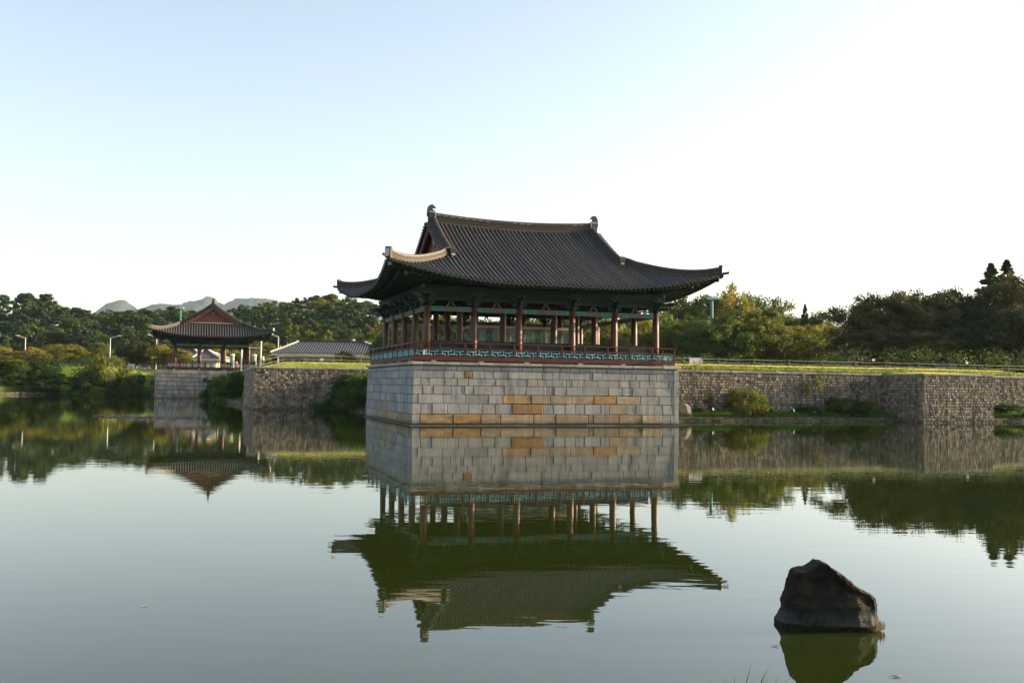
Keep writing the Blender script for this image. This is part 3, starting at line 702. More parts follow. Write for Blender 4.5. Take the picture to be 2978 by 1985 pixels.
# ------------------------------------------------------------------ pavilions with hip-and-gable tiled roofs
def pavilion(root, P):
    """local frame: x along the ridge, y across, origin at the plan centre, z from the water"""
    Hx, Hy, ze, LIFT, xg, xw = P['Hx'], P['Hy'], P['ze'], P['lift'], P['xg'], P['xw']
    s0, kq, Q = P['s0'], P['kq'], P['Q']
    fine = P['fine']
    colx, coly = P['colx'], P['coly']
    cxm, cym = colx[-1], coly[-1]
    fl, ct = P['floor'], P['coltop']
    g = lambda p: s0 * p + kq * p * p
    phi = lambda q: max(0.0, 1 - max(q, 0) / Q) ** 2.0
    def surf(x, y, side):                       # side False: front/back slope, True: end slope
        px, py = Hx - abs(x), Hy - abs(y)
        p = px if side else py
        z = ze + g(p) + LIFT * phi(px) * phi(py)
        if not side and abs(x) <= xg + .6: z += P['sag'] * (abs(x) / xg) ** 2 * min(1, max(0, py / Hy)) ** 2
        wy = P['bow'] * (1 - phi(px)) * max(0, 1 - py / 4); wx = P['bow'] * (1 - phi(py)) * max(0, 1 - px / 4)
        return Vector((math.copysign(abs(x) - wx, x), math.copysign(abs(y) - wy, y), z))
    jn = Hx - xg                                # junction distance from the eave
    # ---- roof skin
    rm = MB(); TH = .20
    def strips(xs, side, sg):
        for i in range(len(xs) - 1):
            cols_ = []
            for x in (xs[i], xs[i + 1]):
                if side: lim = min(Hy - abs(x), Hx - xw + .05)
                else:
                    mid = (xs[i] + xs[i + 1]) / 2
                    lim = Hy if abs(mid) < xg else min(Hx - abs(x), jn)
                n_ = 12; c_ = []
                for k in range(n_ + 1):
                    p = lim * k / n_
                    c_.append(surf(sg * (Hx - p), x, True) if side else surf(x, sg * (Hy - p), False))
                cols_.append(c_)
            A, B = cols_; vs = A + B + [v - Vector((0, 0, TH)) for v in A] + [v - Vector((0, 0, TH)) for v in B]
            n1 = len(A); fs = []; ms = []
            for k in range(n1 - 1):
                fs.append((k, n1 + k, n1 + k + 1, k + 1))
                fs.append((2 * n1 + k, 2 * n1 + k + 1, 3 * n1 + k + 1, 3 * n1 + k))
            top = fs[0::2]; bot = fs[1::2]
            rm.add(vs, top, 0); b0 = len(rm.v) - len(vs)
            rm.f += [tuple(b0 + i_ for i_ in f) for f in bot]; rm.m += [1] * len(bot)
            rm.f.append((b0, b0 + 2 * n1, b0 + 3 * n1, b0 + n1)); rm.m.append(1)
            # verge and inner closing sides
            if not side and (abs(abs(xs[i]) - xg) < 1e-6 or abs(abs(xs[i + 1]) - xg) < 1e-6):
                o_ = 0 if abs(abs(xs[i]) - xg) < 1e-6 else n1
                for k in range(n1 - 1):
                    rm.f.append((b0 + o_ + k, b0 + o_ + k + 1, b0 + o_ + k + 1 + 2 * n1, b0 + o_ + k + 2 * n1)); rm.m.append(1)
    xs_out = list(np.linspace(xg, Hx, 14))
    xs = sorted(set([round(-v, 5) for v in xs_out] + list(np.round(np.linspace(-xg, xg, 25), 5)) + [round(v, 5) for v in xs_out]))
    ys_out = list(np.linspace(Hy - (Hx - xw), Hy, 14)); y0 = Hy - (Hx - xw)
    ys = sorted(set([round(-v, 5) for v in ys_out] + list(np.round(np.linspace(-y0, y0, 15), 5)) + [round(v, 5) for v in ys_out]))
    for sg in (-1, 1): strips(xs, False, sg); strips(ys, True, sg)
    me = rm.mesh('roof', ['pan', 'soffit'], smooth=True)
    roof = link('roof', me, root)
    # ---- tile rows
    rr = random.Random(5)
    sp, rad = P['tile_sp'], P['tile_r']
    allrows = MB()
    def row(x, side, sg):
        if side: lim = min(Hy - abs(x), Hx - xw)
        else: lim = (Hy - .12) if abs(x) < xg - .05 else Hx - abs(x)
        if lim < .35: return
        n_ = max(4, int(lim / (.38 if fine else 1.4)))
        pts = []; ks = list(range(n_ + 1))
        if fine: ks = [0] + [k + e for k in range(1, n_) for e in (-.04, .04)] + [n_]
        n_ = len(ks) - 1; nn = ks[-1]
        for k in ks:
            p = -.06 + (lim + .06) * k / nn
            pts.append(surf(sg * (Hx - p), x, True) if side else surf(x, sg * (Hy - p), False))
        lat = Vector((0, 1, 0)) if side else Vector((1, 0, 0))
        vs, fs = [], []; NP = 6 if fine else 4
        jit = rr.uniform(-.006, .006)
        for i, c in enumerate(pts):
            d = (pts[min(i + 1, n_)] - pts[max(i - 1, 0)]).normalized(); up = lat.cross(d)
            if up.z < 0: up = -up
            rq = rad * ((1.10 if i % 2 == 0 else .90) if fine else 1); wv = rr.uniform(-.008, .008) if fine else 0
            for k in range(NP):
                th = math.pi * (-.08 + 1.16 * k / (NP - 1))
                vs.append(c + lat * (math.cos(th) * rq + jit + wv) + up * (math.sin(th) * rq + .01))
        for i in range(n_):
            for k in range(NP - 1): fs.append((i * NP + k, i * NP + k + 1, (i + 1) * NP + k + 1, (i + 1) * NP + k))
        mbx = MB() if fine else allrows
        mbx.add(vs, fs, 0)
        # round end tile facing out
        c = pts[0]; d = (pts[0] - pts[1]).normalized(); up = lat.cross(d); up = up if up.z > 0 else -up
        ring = [c + d * .02 + lat * (math.cos(t_) * rad * 1.05) + up * (math.sin(t_) * rad * 1.05 + .02) for t_ in [2 * math.pi * k / 8 for k in range(8)]]
        mbx.add(ring, [tuple(range(8))], 1)
        if fine:
            mbx.build('tile_row', ['tile', 'tile_end'], roof, off=tuple(pts[0]), loc=tuple(pts[0]), smooth=True)
    nx = int(2 * Hx / sp); offx = (2 * Hx - (nx - 1) * sp) / 2
    ny = int(2 * Hy / sp); offy = (2 * Hy - (ny - 1) * sp) / 2
    for sg in (-1, 1):
        for i in range(nx): row(-Hx + offx + i * sp, False, sg)
        for i in range(ny): row(-Hy + offy + i * sp, True, sg)
    if not fine:
        o = allrows.build('tile_rows', ['tile', 'tile_end'], roof, smooth=True); o['kind'] = 'stuff'
    # concave pan tile lips between the rows at the eave
    lips = MB()
    for sg in (-1, 1):
        for i in range(nx - 1):
            x = -Hx + offx + (i + .5) * sp; c = surf(x, sg * (Hy + .03), False)
            lips.add([(c.x - sp * .3, c.y, c.z + .02), (c.x, c.y, c.z - .05), (c.x + sp * .3, c.y, c.z + .02), (c.x + sp * .2, c.y, c.z - .10), (c.x, c.y, c.z - .15), (c.x - sp * .2, c.y, c.z - .10)], [(0, 1, 2, 3, 4, 5)])
        for i in range(ny - 1):
            y = -Hy + offy + (i + .5) * sp; c = surf(sg * (Hx + .03), y, True)
            lips.add([(c.x, c.y - sp * .3, c.z + .02), (c.x, c.y, c.z - .05), (c.x, c.y + sp * .3, c.z + .02), (c.x, c.y + sp * .2, c.z - .10), (c.x, c.y, c.z - .15), (c.x, c.y - sp * .2, c.z - .10)], [(0, 1, 2, 3, 4, 5)])
    lo = lips.build('eave_tiles', 'tile_end', roof); lo['kind'] = 'stuff'
    # ---- ridges
    rid = MB(); pts = [surf(x, 0.0, False) for x in np.linspace(-xg - .05, xg + .05, 25)]
    RH = P['ridge_h']
    rid.sweep(pts, .34, -.25, RH * .35, 0, capmi=0)
    rid.sweep(pts, .30, RH * .35, RH * .88, 0)
    for q in range(7): rid.sweep(pts, .335 + .02 * (q % 2), RH * (.40 + .066 * q), RH * (.40 + .066 * q) + .022, 0)
    rid.sweep(pts, .40, RH * .33, RH * .38, 2)
    rid.tube([p + Vector((0, 0, RH * .93)) for p in pts], .13, 8, 1)
    r_o = rid.build('main_ridge', ['ridge', 'tile', 'ridge_line'], roof)
    for i in range(1, 24, 1):                    # plaster patches under the ridge cap
        if rr.random() < .55:
            p = pts[i]; m_ = MB(); m_.bar(p + Vector((-.16, 0, RH * .83)), p + Vector((.16, 0, RH * .83 + .002)), .312, .05)
            m_.build('plaster_patch', 'plaster', roof)
    for sg in (-1, 1):                           # beaked ridge-end ornaments
        prof_ = [(-.30, 0), (.30, 0), (.32, .27), (.18, .32), (.10, .46), (.10, .60), (.17, .67), (.33, .63), (.30, .74), (.20, .80), (.14, .90), (-.04, .90), (-.20, .80), (-.27, .60), (-.30, .30)]
        k = P['orn']; c = pts[0] if sg < 0 else pts[-1]
        m_ = MB(); m_.prism([(p[0] * k * -sg, p[1] * k) for p in prof_], 'y', -.14, .14, 0, (c.x, 0, c.z + RH * .55))
        m_.prism([(p[0] * k * .8 * -sg - sg * .04, p[1] * k * .55) for p in prof_], 'y', -.19, .19, 0, (c.x, 0, c.z + RH * .55))
        m_.box(c.x - .20, c.x + .20, -.22, .22, c.z - .3, c.z + RH * .72, 0)
        oo = m_.build('ridge_ornament', 'ornament', roof)
        m_ = MB(); e = c.x - sg * .30 * k
        m_.bar((e, -.2, c.z + RH * .15), (e, -.2, c.z + RH * 1.05), .06, .05); m_.bar((e, .2, c.z + RH * .15), (e, .2, c.z + RH * 1.05), .06, .05)
        m_.bar((e, -.2, c.z + RH * 1.05), (e + sg * .5, -.2, c.z + RH * 1.12), .05, .06); m_.bar((e, .2, c.z + RH * 1.05), (e + sg * .5, .2, c.z + RH * 1.12), .05, .06)
        m_.build('plaster_trim', 'plaster', oo)
    def barridge(pts, hgt, nm='descending_ridge', wdt=.30):
        m_ = MB(); m_.sweep(pts, wdt - .04, -.06, hgt * .82, 0)
        for q in range(5): m_.sweep(pts, wdt + .015 * (q % 2), hgt * (.17 + .13 * q), hgt * (.17 + .13 * q) + .032, 0)
        m_.tube([p + Vector((0, 0, hgt * .9)) for p in pts], .11, 7, 1)
        m_.sweep(pts, wdt + .05, .10, .145, 2)
        return m_.build(nm, ['ridge', 'tile', 'ridge_line'], roof)
    for sx in (-1, 1):
        for sy in (-1, 1):
            dp = [surf(sx * (xg - .16), sy * (Hy - p), False) for p in np.linspace(jn - .25, Hy - .15, 12)]
            barridge(dp, P['hip_h'] * .95)
            e = dp[0]; d_ = (dp[0] - dp[1]).normalized()
            m_ = MB(); m_.prism([(-.20, -.1), (.20, -.1), (.22, .38), (.12, .56), (-.12, .56), (-.22, .38)], 'x', -.21, .21, 0, (e.x, e.y + d_.y * .12, e.z))
            en = m_.build('ridge_end_tile', 'ornament', roof)
            m_ = MB(); m_.box(e.x - .12, e.x + .12, e.y + sy * .33 - .02, e.y + sy * .33 + .02, e.z - .04, e.z + .10); m_.build('plaster_trim', 'plaster', en)
            hp = []
            for p in np.linspace(jn, .12, 14):
                q = surf(sx * (Hx - p), sy * (Hy - p), False); q.z += .10 * max(0, 1 - p / 1.6) ** 2; hp.append(q)
            barridge(hp, P['hip_h'], 'hip_ridge')
            e = hp[-1]; dd = Vector((sx, sy, 0)).normalized()
            m_ = MB(); m_.sweep([e - dd * .1, e + dd * .12], .40, -.12, P['hip_h'] + .14, 0); m_.sweep([e + dd * .121, e + dd * .15], .26, -.02, P['hip_h'] + .02, 1)
            m_.build('ridge_end_tile', ['ornament', 'plaster'], roof)
            m_ = MB(); q0 = e + dd * .1; m_.tube([q0, q0 + dd * .30 + Vector((0, 0, .02)), q0 + dd * .48 + Vector((0, 0, .06))], [.10, .09, .10], 8, 0); m_.build('corner_tile', 'ornament', roof)
            # corner hip rafter under the eave, pale painted end
            m_ = MB(); rp = [Vector((sx * (cxm - .6), sy * (cym - .6), P['zr_in'])), Vector((sx * (Hx - 1.6), sy * (Hy - 1.6), surf(sx * (Hx - 1.6), sy * (Hy - 1.6), False).z - .62))]
            m_.bar(rp[0], rp[1], .30, .42, 0)
            rq = Vector((sx * (Hx - .22), sy * (Hy - .22), surf(sx * (Hx - .2), sy * (Hy - .2), False).z - .30))
            m_.bar(rp[1] + Vector((0, 0, .2)) - dd * .8, rq, .27, .30, 0)
            m_.bar(rp[1], rp[1] + dd * .03, .30, .40, 1); m_.bar(rq, rq + dd * .04, .27, .32, 1)
            m_.build('hip_rafter', ['green_dark', 'rafter_end'], root)
    # ---- verge: short cross tiles and red barge boards, gable wall
    for sx in (-1, 1):
        for sy in (-1, 1):
            n_ = int((Hy - jn) / (.30 if fine else .45))
            vt = MB()
            for i in range(n_):
                p = jn + .15 + (Hy - jn - .25) * (i + .5) / n_
                c = surf(sx * xg, sy * (Hy - p), False); q = Vector((sx * .52, 0, -.07))
                m_ = MB() if fine else vt
                m_.tube([c + Vector((-sx * .05, 0, .03)), c + q], [.085, .095], 7, 0, capmi=1)
                if fine: m_.build('verge_tile', ['tile', 'tile_end'], roof)
            if not fine: o = vt.build('verge_tiles', ['tile', 'tile_end'], roof); o['kind'] = 'stuff'
            m_ = MB(); pv = [surf(sx * xg, sy * (Hy - p), False) for p in np.linspace(jn + .05, Hy, 12)]
            vs, fs = [], []
            for q in pv:
                for (dx, dz) in ((.02, -.10), (.44, -.10), (.44, -.17), (.02, -.17)): vs.append((q.x + sx * dx, q.y, q.z + dz))
            for i in range(11):
                for k in range(4): fs.append((i * 4 + k, i * 4 + (k + 1) % 4, i * 4 + 4 + (k + 1) % 4, i * 4 + 4 + k))
            m_.add(vs, fs); m_.build('verge_soffit', 'soffit', roof)
            m_ = MB(); vs, fs = [], []
            for q in pv:
                for (dx, dz) in ((.14, -.16), (.24, -.16), (.24, -.66), (.14, -.66)): vs.append((q.x + sx * dx, q.y, q.z + dz))
            for i in range(11):
                for k in range(4): fs.append((i * 4 + k, i * 4 + (k + 1) % 4, i * 4 + 4 + (k + 1) % 4, i * 4 + 4 + k))
            fs.append((0, 1, 2, 3)); m_.add(vs, fs, 0)
            for q0, q1 in zip(pv[:-1], pv[1:]):
                m_.bar(Vector((q0.x + sx * .245, q0.y, q0.z - .60)), Vector((q1.x + sx * .245, q1.y, q1.z - .60)), .03, .05, 1)
            m_.build('barge_board', ['gable_red', 'band_brown'], roof)
        # planks
        zb = surf(sx * xw, 0, True).z
        ymax = 0
        yy = np.linspace(0, y0, 200)
        for y in yy:
            if surf(sx * xg, y, False).z - .45 > zb + .08: ymax = y
        npk = int(2 * ymax / .30); w_ = 2 * ymax / npk
        m_ = MB(); m_.add([(sx * (xw - .06), -ymax - .3, zb - .3), (sx * (xw - .06), ymax + .3, zb - .3), (sx * (xw - .06), 0, surf(sx * xg, 0, False).z - .3)], [(0, 1, 2)])
        gw = m_.build('gable_wall', 'red_dark', roof)
        for i in range(npk):
            a0, a1 = -ymax + i * w_ + .012, -ymax + (i + 1) * w_ - .012
            z0_, z1_ = surf(sx * xg, a0, False).z - .35, surf(sx * xg, a1, False).z - .35
            pr = rr.uniform(0, .02) * sx
            x0_, x1_ = sx * (xw - .04), sx * xw + pr
            m_ = MB(); m_.add([(x0_, a0, zb - .05), (x0_, a1, zb - .05), (x0_, a1, z1_), (x0_, a0, z0_), (x1_, a0, zb - .05), (x1_, a1, zb - .05), (x1_, a1, z1_), (x1_, a0, z0_)],
                             [(0, 3, 2, 1), (4, 5, 6, 7), (0, 1, 5, 4), (1, 2, 6, 5), (2, 3, 7, 6), (3, 0, 4, 7)])
            m_.build('plank', 'gable_red', gw)
        # carved finial board at the gable apex
        m_ = MB(); xa = sx * (xw + .07); za = surf(sx * xg, 0, False).z - P['carve']; kk = P['orn_g']
        m_.prism([(p * kk, za + q * kk) for p, q in ((0, .1), (.34, -.18), (.20, -.30), (.42, -.46), (.16, -.52), (.22, -.78), (0, -.98), (-.22, -.78), (-.16, -.52), (-.42, -.46), (-.20, -.30), (-.34, -.18))], 'x', xa - .02, xa + .02, 0)
        for (dy, dz, r_) in ((-.22, -.36, .13), (.22, -.36, .13), (0, -.70, .13)):
            m_.tube([(xa + sx * .035, dy * kk + math.cos(t_) * r_ * kk, za + dz * kk + math.sin(t_) * r_ * kk) for t_ in np.linspace(0, 5.2, 9)], .028 * kk, 5, 1)
        m_.build('gable_carving', ['green', 'lattice_pale'], roof)
        m_ = MB(); m_.tube([surf(sx * (xw + .1), y, True) + Vector((0, 0, .14)) for y in np.linspace(-y0 + .1, y0 - .1, 12)], .10, 6, 0)
        m_.build('gable_base_tile', 'plaster', roof)
    # ---- rafters
    sp2 = P['raf_sp']; rafmb = MB(); ray = MB()
    for (side, sg) in ((False, -1), (False, 1), (True, -1), (True, 1)):
        H = Hy if side else Hx; cm = cym if side else cxm
        n_ = int((2 * H - 1.0) / sp2); o0 = -(n_ - 1) * sp2 / 2
        for i in range(n_):
            s_ = o0 + i * sp2
            def at(p, dz, s_=s_):
                q = surf(sg * (Hx - p), s_, True) if side else surf(s_, sg * (Hy - p), False)
                q = q.copy(); q.z += dz; return q
            hip = H - abs(s_)
            p_fl = .22; p_rd = P['raf_in']
            si = max(-cm + .1, min(cm - .1, s_))
            inner = Vector((sg * (cxm - .5), si, P['zr_in'])) if side else Vector((si, sg * (cym - .5), P['zr_in']))
            if hip > .9:
                # square flying rafter
                m_ = MB() if fine else rafmb
                a_ = at(p_fl, -.27)
                b2 = a_ + (inner - a_) * .30; b2.z = a_.z + (surf(b2.x, b2.y, side).z - .25 - a_.z) * .9
                m_.bar(b2, a_, .10, .12, 0); m_.bar(a_, a_ + (a_ - b2).normalized() * .012, .10, .12, 1)
                m_.bar(a_ + (a_ - b2).normalized() * .012, a_ + (a_ - b2).normalized() * .016, .06, .07, 2)
                if fine: m_.build('flying_rafter', ['green', 'green_edge', 'green_dark'], roof, off=tuple(a_), loc=tuple(a_))
            if hip > p_rd + .25:
                m_ = MB() if fine else rafmb
                a_ = at(p_rd, -.50)
                m_.tube([inner, a_], [.085, .075], 7, 0, capmi=1)
                m_.tube([a_, a_ + (a_ - inner).normalized() * .01], [.04, .04], 6, 2)
                if fine: m_.build('rafter', ['green', 'rafter_end', 'red_dark'], roof, off=tuple(a_), loc=tuple(a_))
    if not fine: o = rafmb.build('rafters', ['green', 'rafter_end', 'red_dark'], roof); o['kind'] = 'stuff'
    # eave boards that carry the tile ends, following the curve
    for (side, sg) in ((False, -1), (False, 1), (True, -1), (True, 1)):
        H = Hy if side else Hx
        for (p, d0, d1, w_, mt) in ((.12, -.22, -.10, .07, 'red_dark'), (P['raf_in'] - .08, -.46, -.34, .08, 'green'), (.05, -.12, -.02, .05, 'ornament')):
            pts_ = []
            for s_ in np.linspace(-(H - p - .05), H - p - .05, 41):
                pts_.append(surf(sg * (Hx - p), s_, True) if side else surf(s_, sg * (Hy - p), False))
            m_ = MB(); m_.sweep(pts_, w_, d0, d1); m_.build('eave_board', mt, roof)
    # soffit boards over the rafters
    # ---- beams, columns, brackets
    per = []
    for x in colx: per += [(x, -cym, 0), (x, cym, 2)]
    for y in coly[1:-1]: per += [(-cxm, y, 3), (cxm, y, 1)]
    r0, r1 = P['col_r']
    def colmesh(h):
        m_ = MB(); m_.lathe([(r0, 0), (r0 * 1.04, h * .30), (r0 * .99, h * .6), (r1, h)], 16); return m_.mesh('column', ['column'], smooth=False)
    cm_ = colmesh(ct - fl); cm_.polygons.foreach_set('use_smooth', [len(p.vertices) == 4 for p in cm_.polygons])
    ci_ = colmesh(P['in_top'] - fl); ci_.polygons.foreach_set('use_smooth', [len(p.vertices) == 4 for p in ci_.polygons])
    for (x, y, s_) in per: link('column', cm_, root, (x, y, fl))
    for (x, y) in P['inner']: link('column', ci_, root, (x, y, fl))
    bt = P['beam']
    def beams(z0, z1, wd, off, mats, nm, panel=False):
        runs = []
        for i in range(len(colx) - 1):
            for sg in (-1, 1): runs.append(((colx[i], sg * (cym + off)), (colx[i + 1], sg * (cym + off))))
        for i in range(len(coly) - 1):
            for sg in (-1, 1): runs.append(((sg * (cxm + off), coly[i]), (sg * (cxm + off), coly[i + 1])))
        for (a_, b_) in runs:
            m_ = MB(); A = Vector((*a_, (z0 + z1) / 2)); B = Vector((*b_, (z0 + z1) / 2)); d_ = (B - A).normalized()
            A2, B2 = A + d_ * (r1 * .9 if panel else -.001), B - d_ * (r1 * .9 if panel else -.001)
            m_.bar(A2, B2, wd, z1 - z0, 0)
            if panel:
                L_ = (B2 - A2).length
                for (f0, f1, mi) in ((.04, .30, 1), (.36, .64, 2), (.70, .96, 1)):
                    m_.bar(A2 + d_ * L_ * f0, A2 + d_ * L_ * f1, wd + .012, (z1 - z0) * .78, mi)
                    if mi == 1:
                        for e_ in (f0, f1): m_.bar(A2 + d_ * (L_ * e_ - .02), A2 + d_ * (L_ * e_ + .02), wd + .02, (z1 - z0) * .8, 3)
                        c_ = A2 + d_ * L_ * (f0 + f1) / 2
                        for q in (-.2, -.07, .07, .2):
                            c2 = c_ + d_ * q
                            m_.bar(c2 - d_ * .04 + Vector((0, 0, .05)), c2 + d_ * .04 - Vector((0, 0, .05)), wd + .022, .025, 4)
                            m_.bar(c2 - d_ * .04 - Vector((0, 0, .05)), c2 + d_ * .04 + Vector((0, 0, .05)), wd + .021, .025, 4)
            m_.build(nm, mats, root)
    zt = ct
    beams(zt - .36, zt - .04, .20, 0, ['band_brown', 'band_teal', 'band_brown', 'green_edge', 'green_dark'], 'tie_beam', True)
    beams(zt + .40, zt + .62, .16, 0, ['green', 'green_edge', 'band_brown', 'green_edge', 'green_dark'], 'upper_beam')
    beams(zt + .78, zt + 1.00, .16, .0, ['green', 'green_edge', 'band_brown', 'green_edge', 'green_dark'], 'upper_beam')
    beams(zt + .63, zt + .77, .06, .0, ['green_dark'], 'board')
    beams(zt + 1.01, P['zr_in'] + .1, .05, .0, ['green_dark'], 'board')
    # outer purlin on the bracket arms
    for sg in (-1, 1):
        m_ = MB(); m_.tube([(-cxm - .55, sg * (cym + .42), zt + 1.26), (cxm + .55, sg * (cym + .42), zt + 1.26)], .13, 9, 0, capmi=1); m_.build('purlin', ['green', 'band_brown'], root)
        m_ = MB(); m_.tube([(sg * (cxm + .42), -cym - .55, zt + 1.26), (sg * (cxm + .42), cym + .55, zt + 1.26)], .13, 9, 0, capmi=1); m_.build('purlin', ['green', 'band_brown'], root)
        m_ = MB(); m_.bar((-cxm - .5, sg * (cym + .42), zt + 1.05), (cxm + .5, sg * (cym + .42), zt + 1.05), .10, .16); m_.build('purlin_board', 'green', root)
        m_ = MB(); m_.bar((sg * (cxm + .42), -cym - .5, zt + 1.05), (sg * (cxm + .42), cym + .5, zt + 1.05), .10, .16); m_.build('purlin_board', 'green', root)
    # bracket sets
    def boat(L_, h_): return [(-L_ / 2, h_), (-L_ / 2, h_ * .55), (-L_ * .40, h_ * .18), (-L_ * .26, 0), (L_ * .26, 0), (L_ * .40, h_ * .18), (L_ / 2, h_ * .55), (L_ / 2, h_)]
    def bracket():
        m_ = MB()
        m_.lathe([(.20, 0), (.30, .12), (.30, .20)], 4, (0, 0, 0), 0)
        for (L_, z_, h_) in ((1.0, .10, .26), (1.12, .62, .30)):
            pl = boat(L_, h_); m_.prism(pl, 'y', -.06, .06, 0, (0, 0, z_))
            for sy in (-1, 1):
                for (u, v) in zip(pl[1:4], pl[2:5]): m_.bar((u[0], sy * .062, z_ + u[1] + .012), (v[0], sy * .062, z_ + v[1] + .012), .01, .028, 1)
                for (u, v) in zip(pl[4:6], pl[5:7]): m_.bar((u[0], sy * .062, z_ + u[1] + .012), (v[0], sy * .062, z_ + v[1] + .012), .01, .028, 1)
            for e in (-1, 0, 1):
                x = e * (L_ / 2 - .10); m_.box(x - .09, x + .09, -.09, .09, z_ + h_, z_ + h_ + .10, 0); m_.box(x - .075, x + .075, -.094, .094, z_ + h_ + .02, z_ + h_ + .05, 1)
        for (r_, z_, h_, tip) in ((.62, .20, .24, .05), (.95, .48, .26, .08)):            # arms reaching out (-y) with beaks
            pl = [(.45, z_), (.45, z_ + h_), (-r_ * .7, z_ + h_), (-r_, z_ + h_ + tip), (-r_ - .12, z_ + h_ + tip - .03), (-r_ * .85, z_ + h_ * .35), (-r_ * .55, z_)]
            m_.prism(pl, 'x', -.055, .055, 0)
            m_.bar((-.0, -r_ * .7, z_ + h_ * .2), (0, -r_ - .10, z_ + h_ + tip - .05), .115, .03, 1)
        L_ = .95                                                                             # outer cross arm
        pl = boat(L_, .24); m_.prism(pl, 'y', -.47, -.37, 0, (0, 0, .78))
        for (u, v) in zip(pl[1:7], pl[2:8]): m_.bar((u[0], -.475, .78 + u[1] + .012), (v[0], -.475, .78 + v[1] + .012), .01, .028, 1)
        m_.prism([(-.16, .98), (.16, .98), (.10, 1.16), (-.10, 1.16)], 'y', -.50, -.34, 2)
        return m_.mesh('bracket', ['green', 'green_edge', 'red_dark'])
    bm_ = bracket()
    for (x, y, s_) in per:
        link('bracket', bm_, root, (x, y, zt), {0: 0, 1: math.pi / 2, 2: math.pi, 3: -math.pi / 2}[s_])
        if abs(abs(x) - cxm) < 1e-6 and abs(abs(y) - cym) < 1e-6:
            link('bracket', bm_, root, (x, y, zt), math.pi / 2 if x > 0 else -math.pi / 2)
            m_ = MB(); dd = Vector((math.copysign(1, x), math.copysign(1, y), 0)).normalized()
            for (r_, z_) in ((.95, .30), (1.4, .62)):
                c = Vector((x, y, zt + z_)); m_.bar(c - dd * .4, c + dd * r_, .12, .22, 0); m_.bar(c + dd * r_, c + dd * (r_ + .28) + Vector((0, 0, .10)), .10, .12, 1)
            m_.build('bracket_arm', ['green', 'red_dark'], root)
    # splayed struts between the columns
    sm = MB()
    for e in (-1, 1):
        sm.add([(e * .03, -.035, .42), (e * .13, -.035, .42), (e * .17, -.035, .24), (e * .34, -.035, 0), (e * .25, -.035, 0), (e * .09, -.035, .20),
                (e * .03, .035, .42), (e * .13, .035, .42), (e * .17, .035, .24), (e * .34, .035, 0), (e * .25, .035, 0), (e * .09, .035, .20)],
               [(0, 1, 2, 5), (5, 2, 3, 4), (6, 11, 8, 7), (11, 10, 9, 8), (1, 7, 8, 2), (2, 8, 9, 3), (0, 5, 11, 6), (5, 4, 10, 11)], 0)
    sm.box(-.11, .11, -.08, .08, .34, .43, 1)
    smm = sm.mesh('strut', ['band_brown', 'green'])
    for i in range(len(colx) - 1):
        for sg in (-1, 1): link('strut', smm, root, ((colx[i] + colx[i + 1]) / 2, sg * cym, zt - .04))
    for i in range(len(coly) - 1):
        for sg in (-1, 1): link('strut', smm, root, (sg * cxm, (coly[i] + coly[i + 1]) / 2, zt - .04), math.pi / 2)
    # inner cross beams and ceiling
    for y in coly[1:-1] if fine else coly[1:-1]:
        m_ = MB(); m_.bar((-cxm + .1, y, zt + .35), (cxm - .1, y, zt + .35), .26, .36); m_.build('cross_beam', 'green_dark', root)
    for x in colx[1:-1]:
        m_ = MB(); m_.bar((x, -cym + .1, zt + .72), (x, cym - .1, zt + .72), .28, .40); m_.build('cross_beam', 'green_dark', root)
    m_ = MB(); m_.box(-cxm + .3, cxm - .3, -cym + .3, cym - .3, P['zr_in'] + .02, P['zr_in'] + .08); m_.build('ceiling', 'soffit', root)
    # ---- floor, fascia, rail
    fx, fy = P['rail']
    m_ = MB(); m_.box(-fx + .02, fx - .02, -fy + .02, fy - .02, fl - .12, fl); m_.build('floor', 'floor', root)
    for sg in (-1, 1):
        m_ = MB(); m_.box(-fx - .06, fx + .06, sg * fy - .07, sg * fy + .07, P['fas0'], fl - .01); m_.build('fascia_board', 'red_dark', root)
        m_ = MB(); m_.box(sg * fx - .07, sg * fx + .07, -fy + .072, fy - .072, P['fas0'], fl - .01); m_.build('fascia_board', 'red_dark', root)
    for x in colx:
        for sg in (-1, 1): m_ = MB(); m_.box(-.17, .17, -.16, .16, 0, P['fas0'] - P['base_top'] - .004); m_.build('footing_stone', 'cap', root, loc=(x + .25, sg * (fy + .02), P['base_top'] + .002))
    for y in coly:
        for sg in (-1, 1): m_ = MB(); m_.box(-.16, .16, -.17, .17, 0, P['fas0'] - P['base_top'] - .004); m_.build('footing_stone', 'cap', root, loc=(sg * (fx + .02), y, P['base_top'] + .002))
    rail = bpy.data.objects.new('railing', None); COL.objects.link(rail); rail.parent = root
    top, midz = P['rail_top'], P['rail_mid']
    for sg in (-1, 1):
        for (z_, h_, w_, mt) in ((top, .075, .08, 'column'), (midz, .085, .10, 'column')):
            m_ = MB()
            if z_ == top: m_.tube([(-fx - .22, sg * fy, z_), (fx + .22, sg * fy, z_)], .042, 8)
            else: m_.box(-fx, fx, sg * fy - w_ / 2, sg * fy + w_ / 2, z_ - h_ / 2, z_ + h_ / 2)
            m_.build('rail', mt, rail)
            m_ = MB()
            if z_ == top: m_.tube([(sg * fx, -fy - .22, z_), (sg * fx, fy + .22, z_)], .042, 8)
            else: m_.box(sg * fx - w_ / 2, sg * fx + w_ / 2, -fy + .051, fy - .051, z_ - h_ / 2, z_ + h_ / 2)
            m_.build('rail', mt, rail)
    pm = MB(); pm.box(-.055, .055, -.055, .055, 0, top - fl + .01); pm.box(-.075, .075, -.08, .08, midz - fl - .07, midz - fl + .07); pm = pm.mesh('post', ['red'])
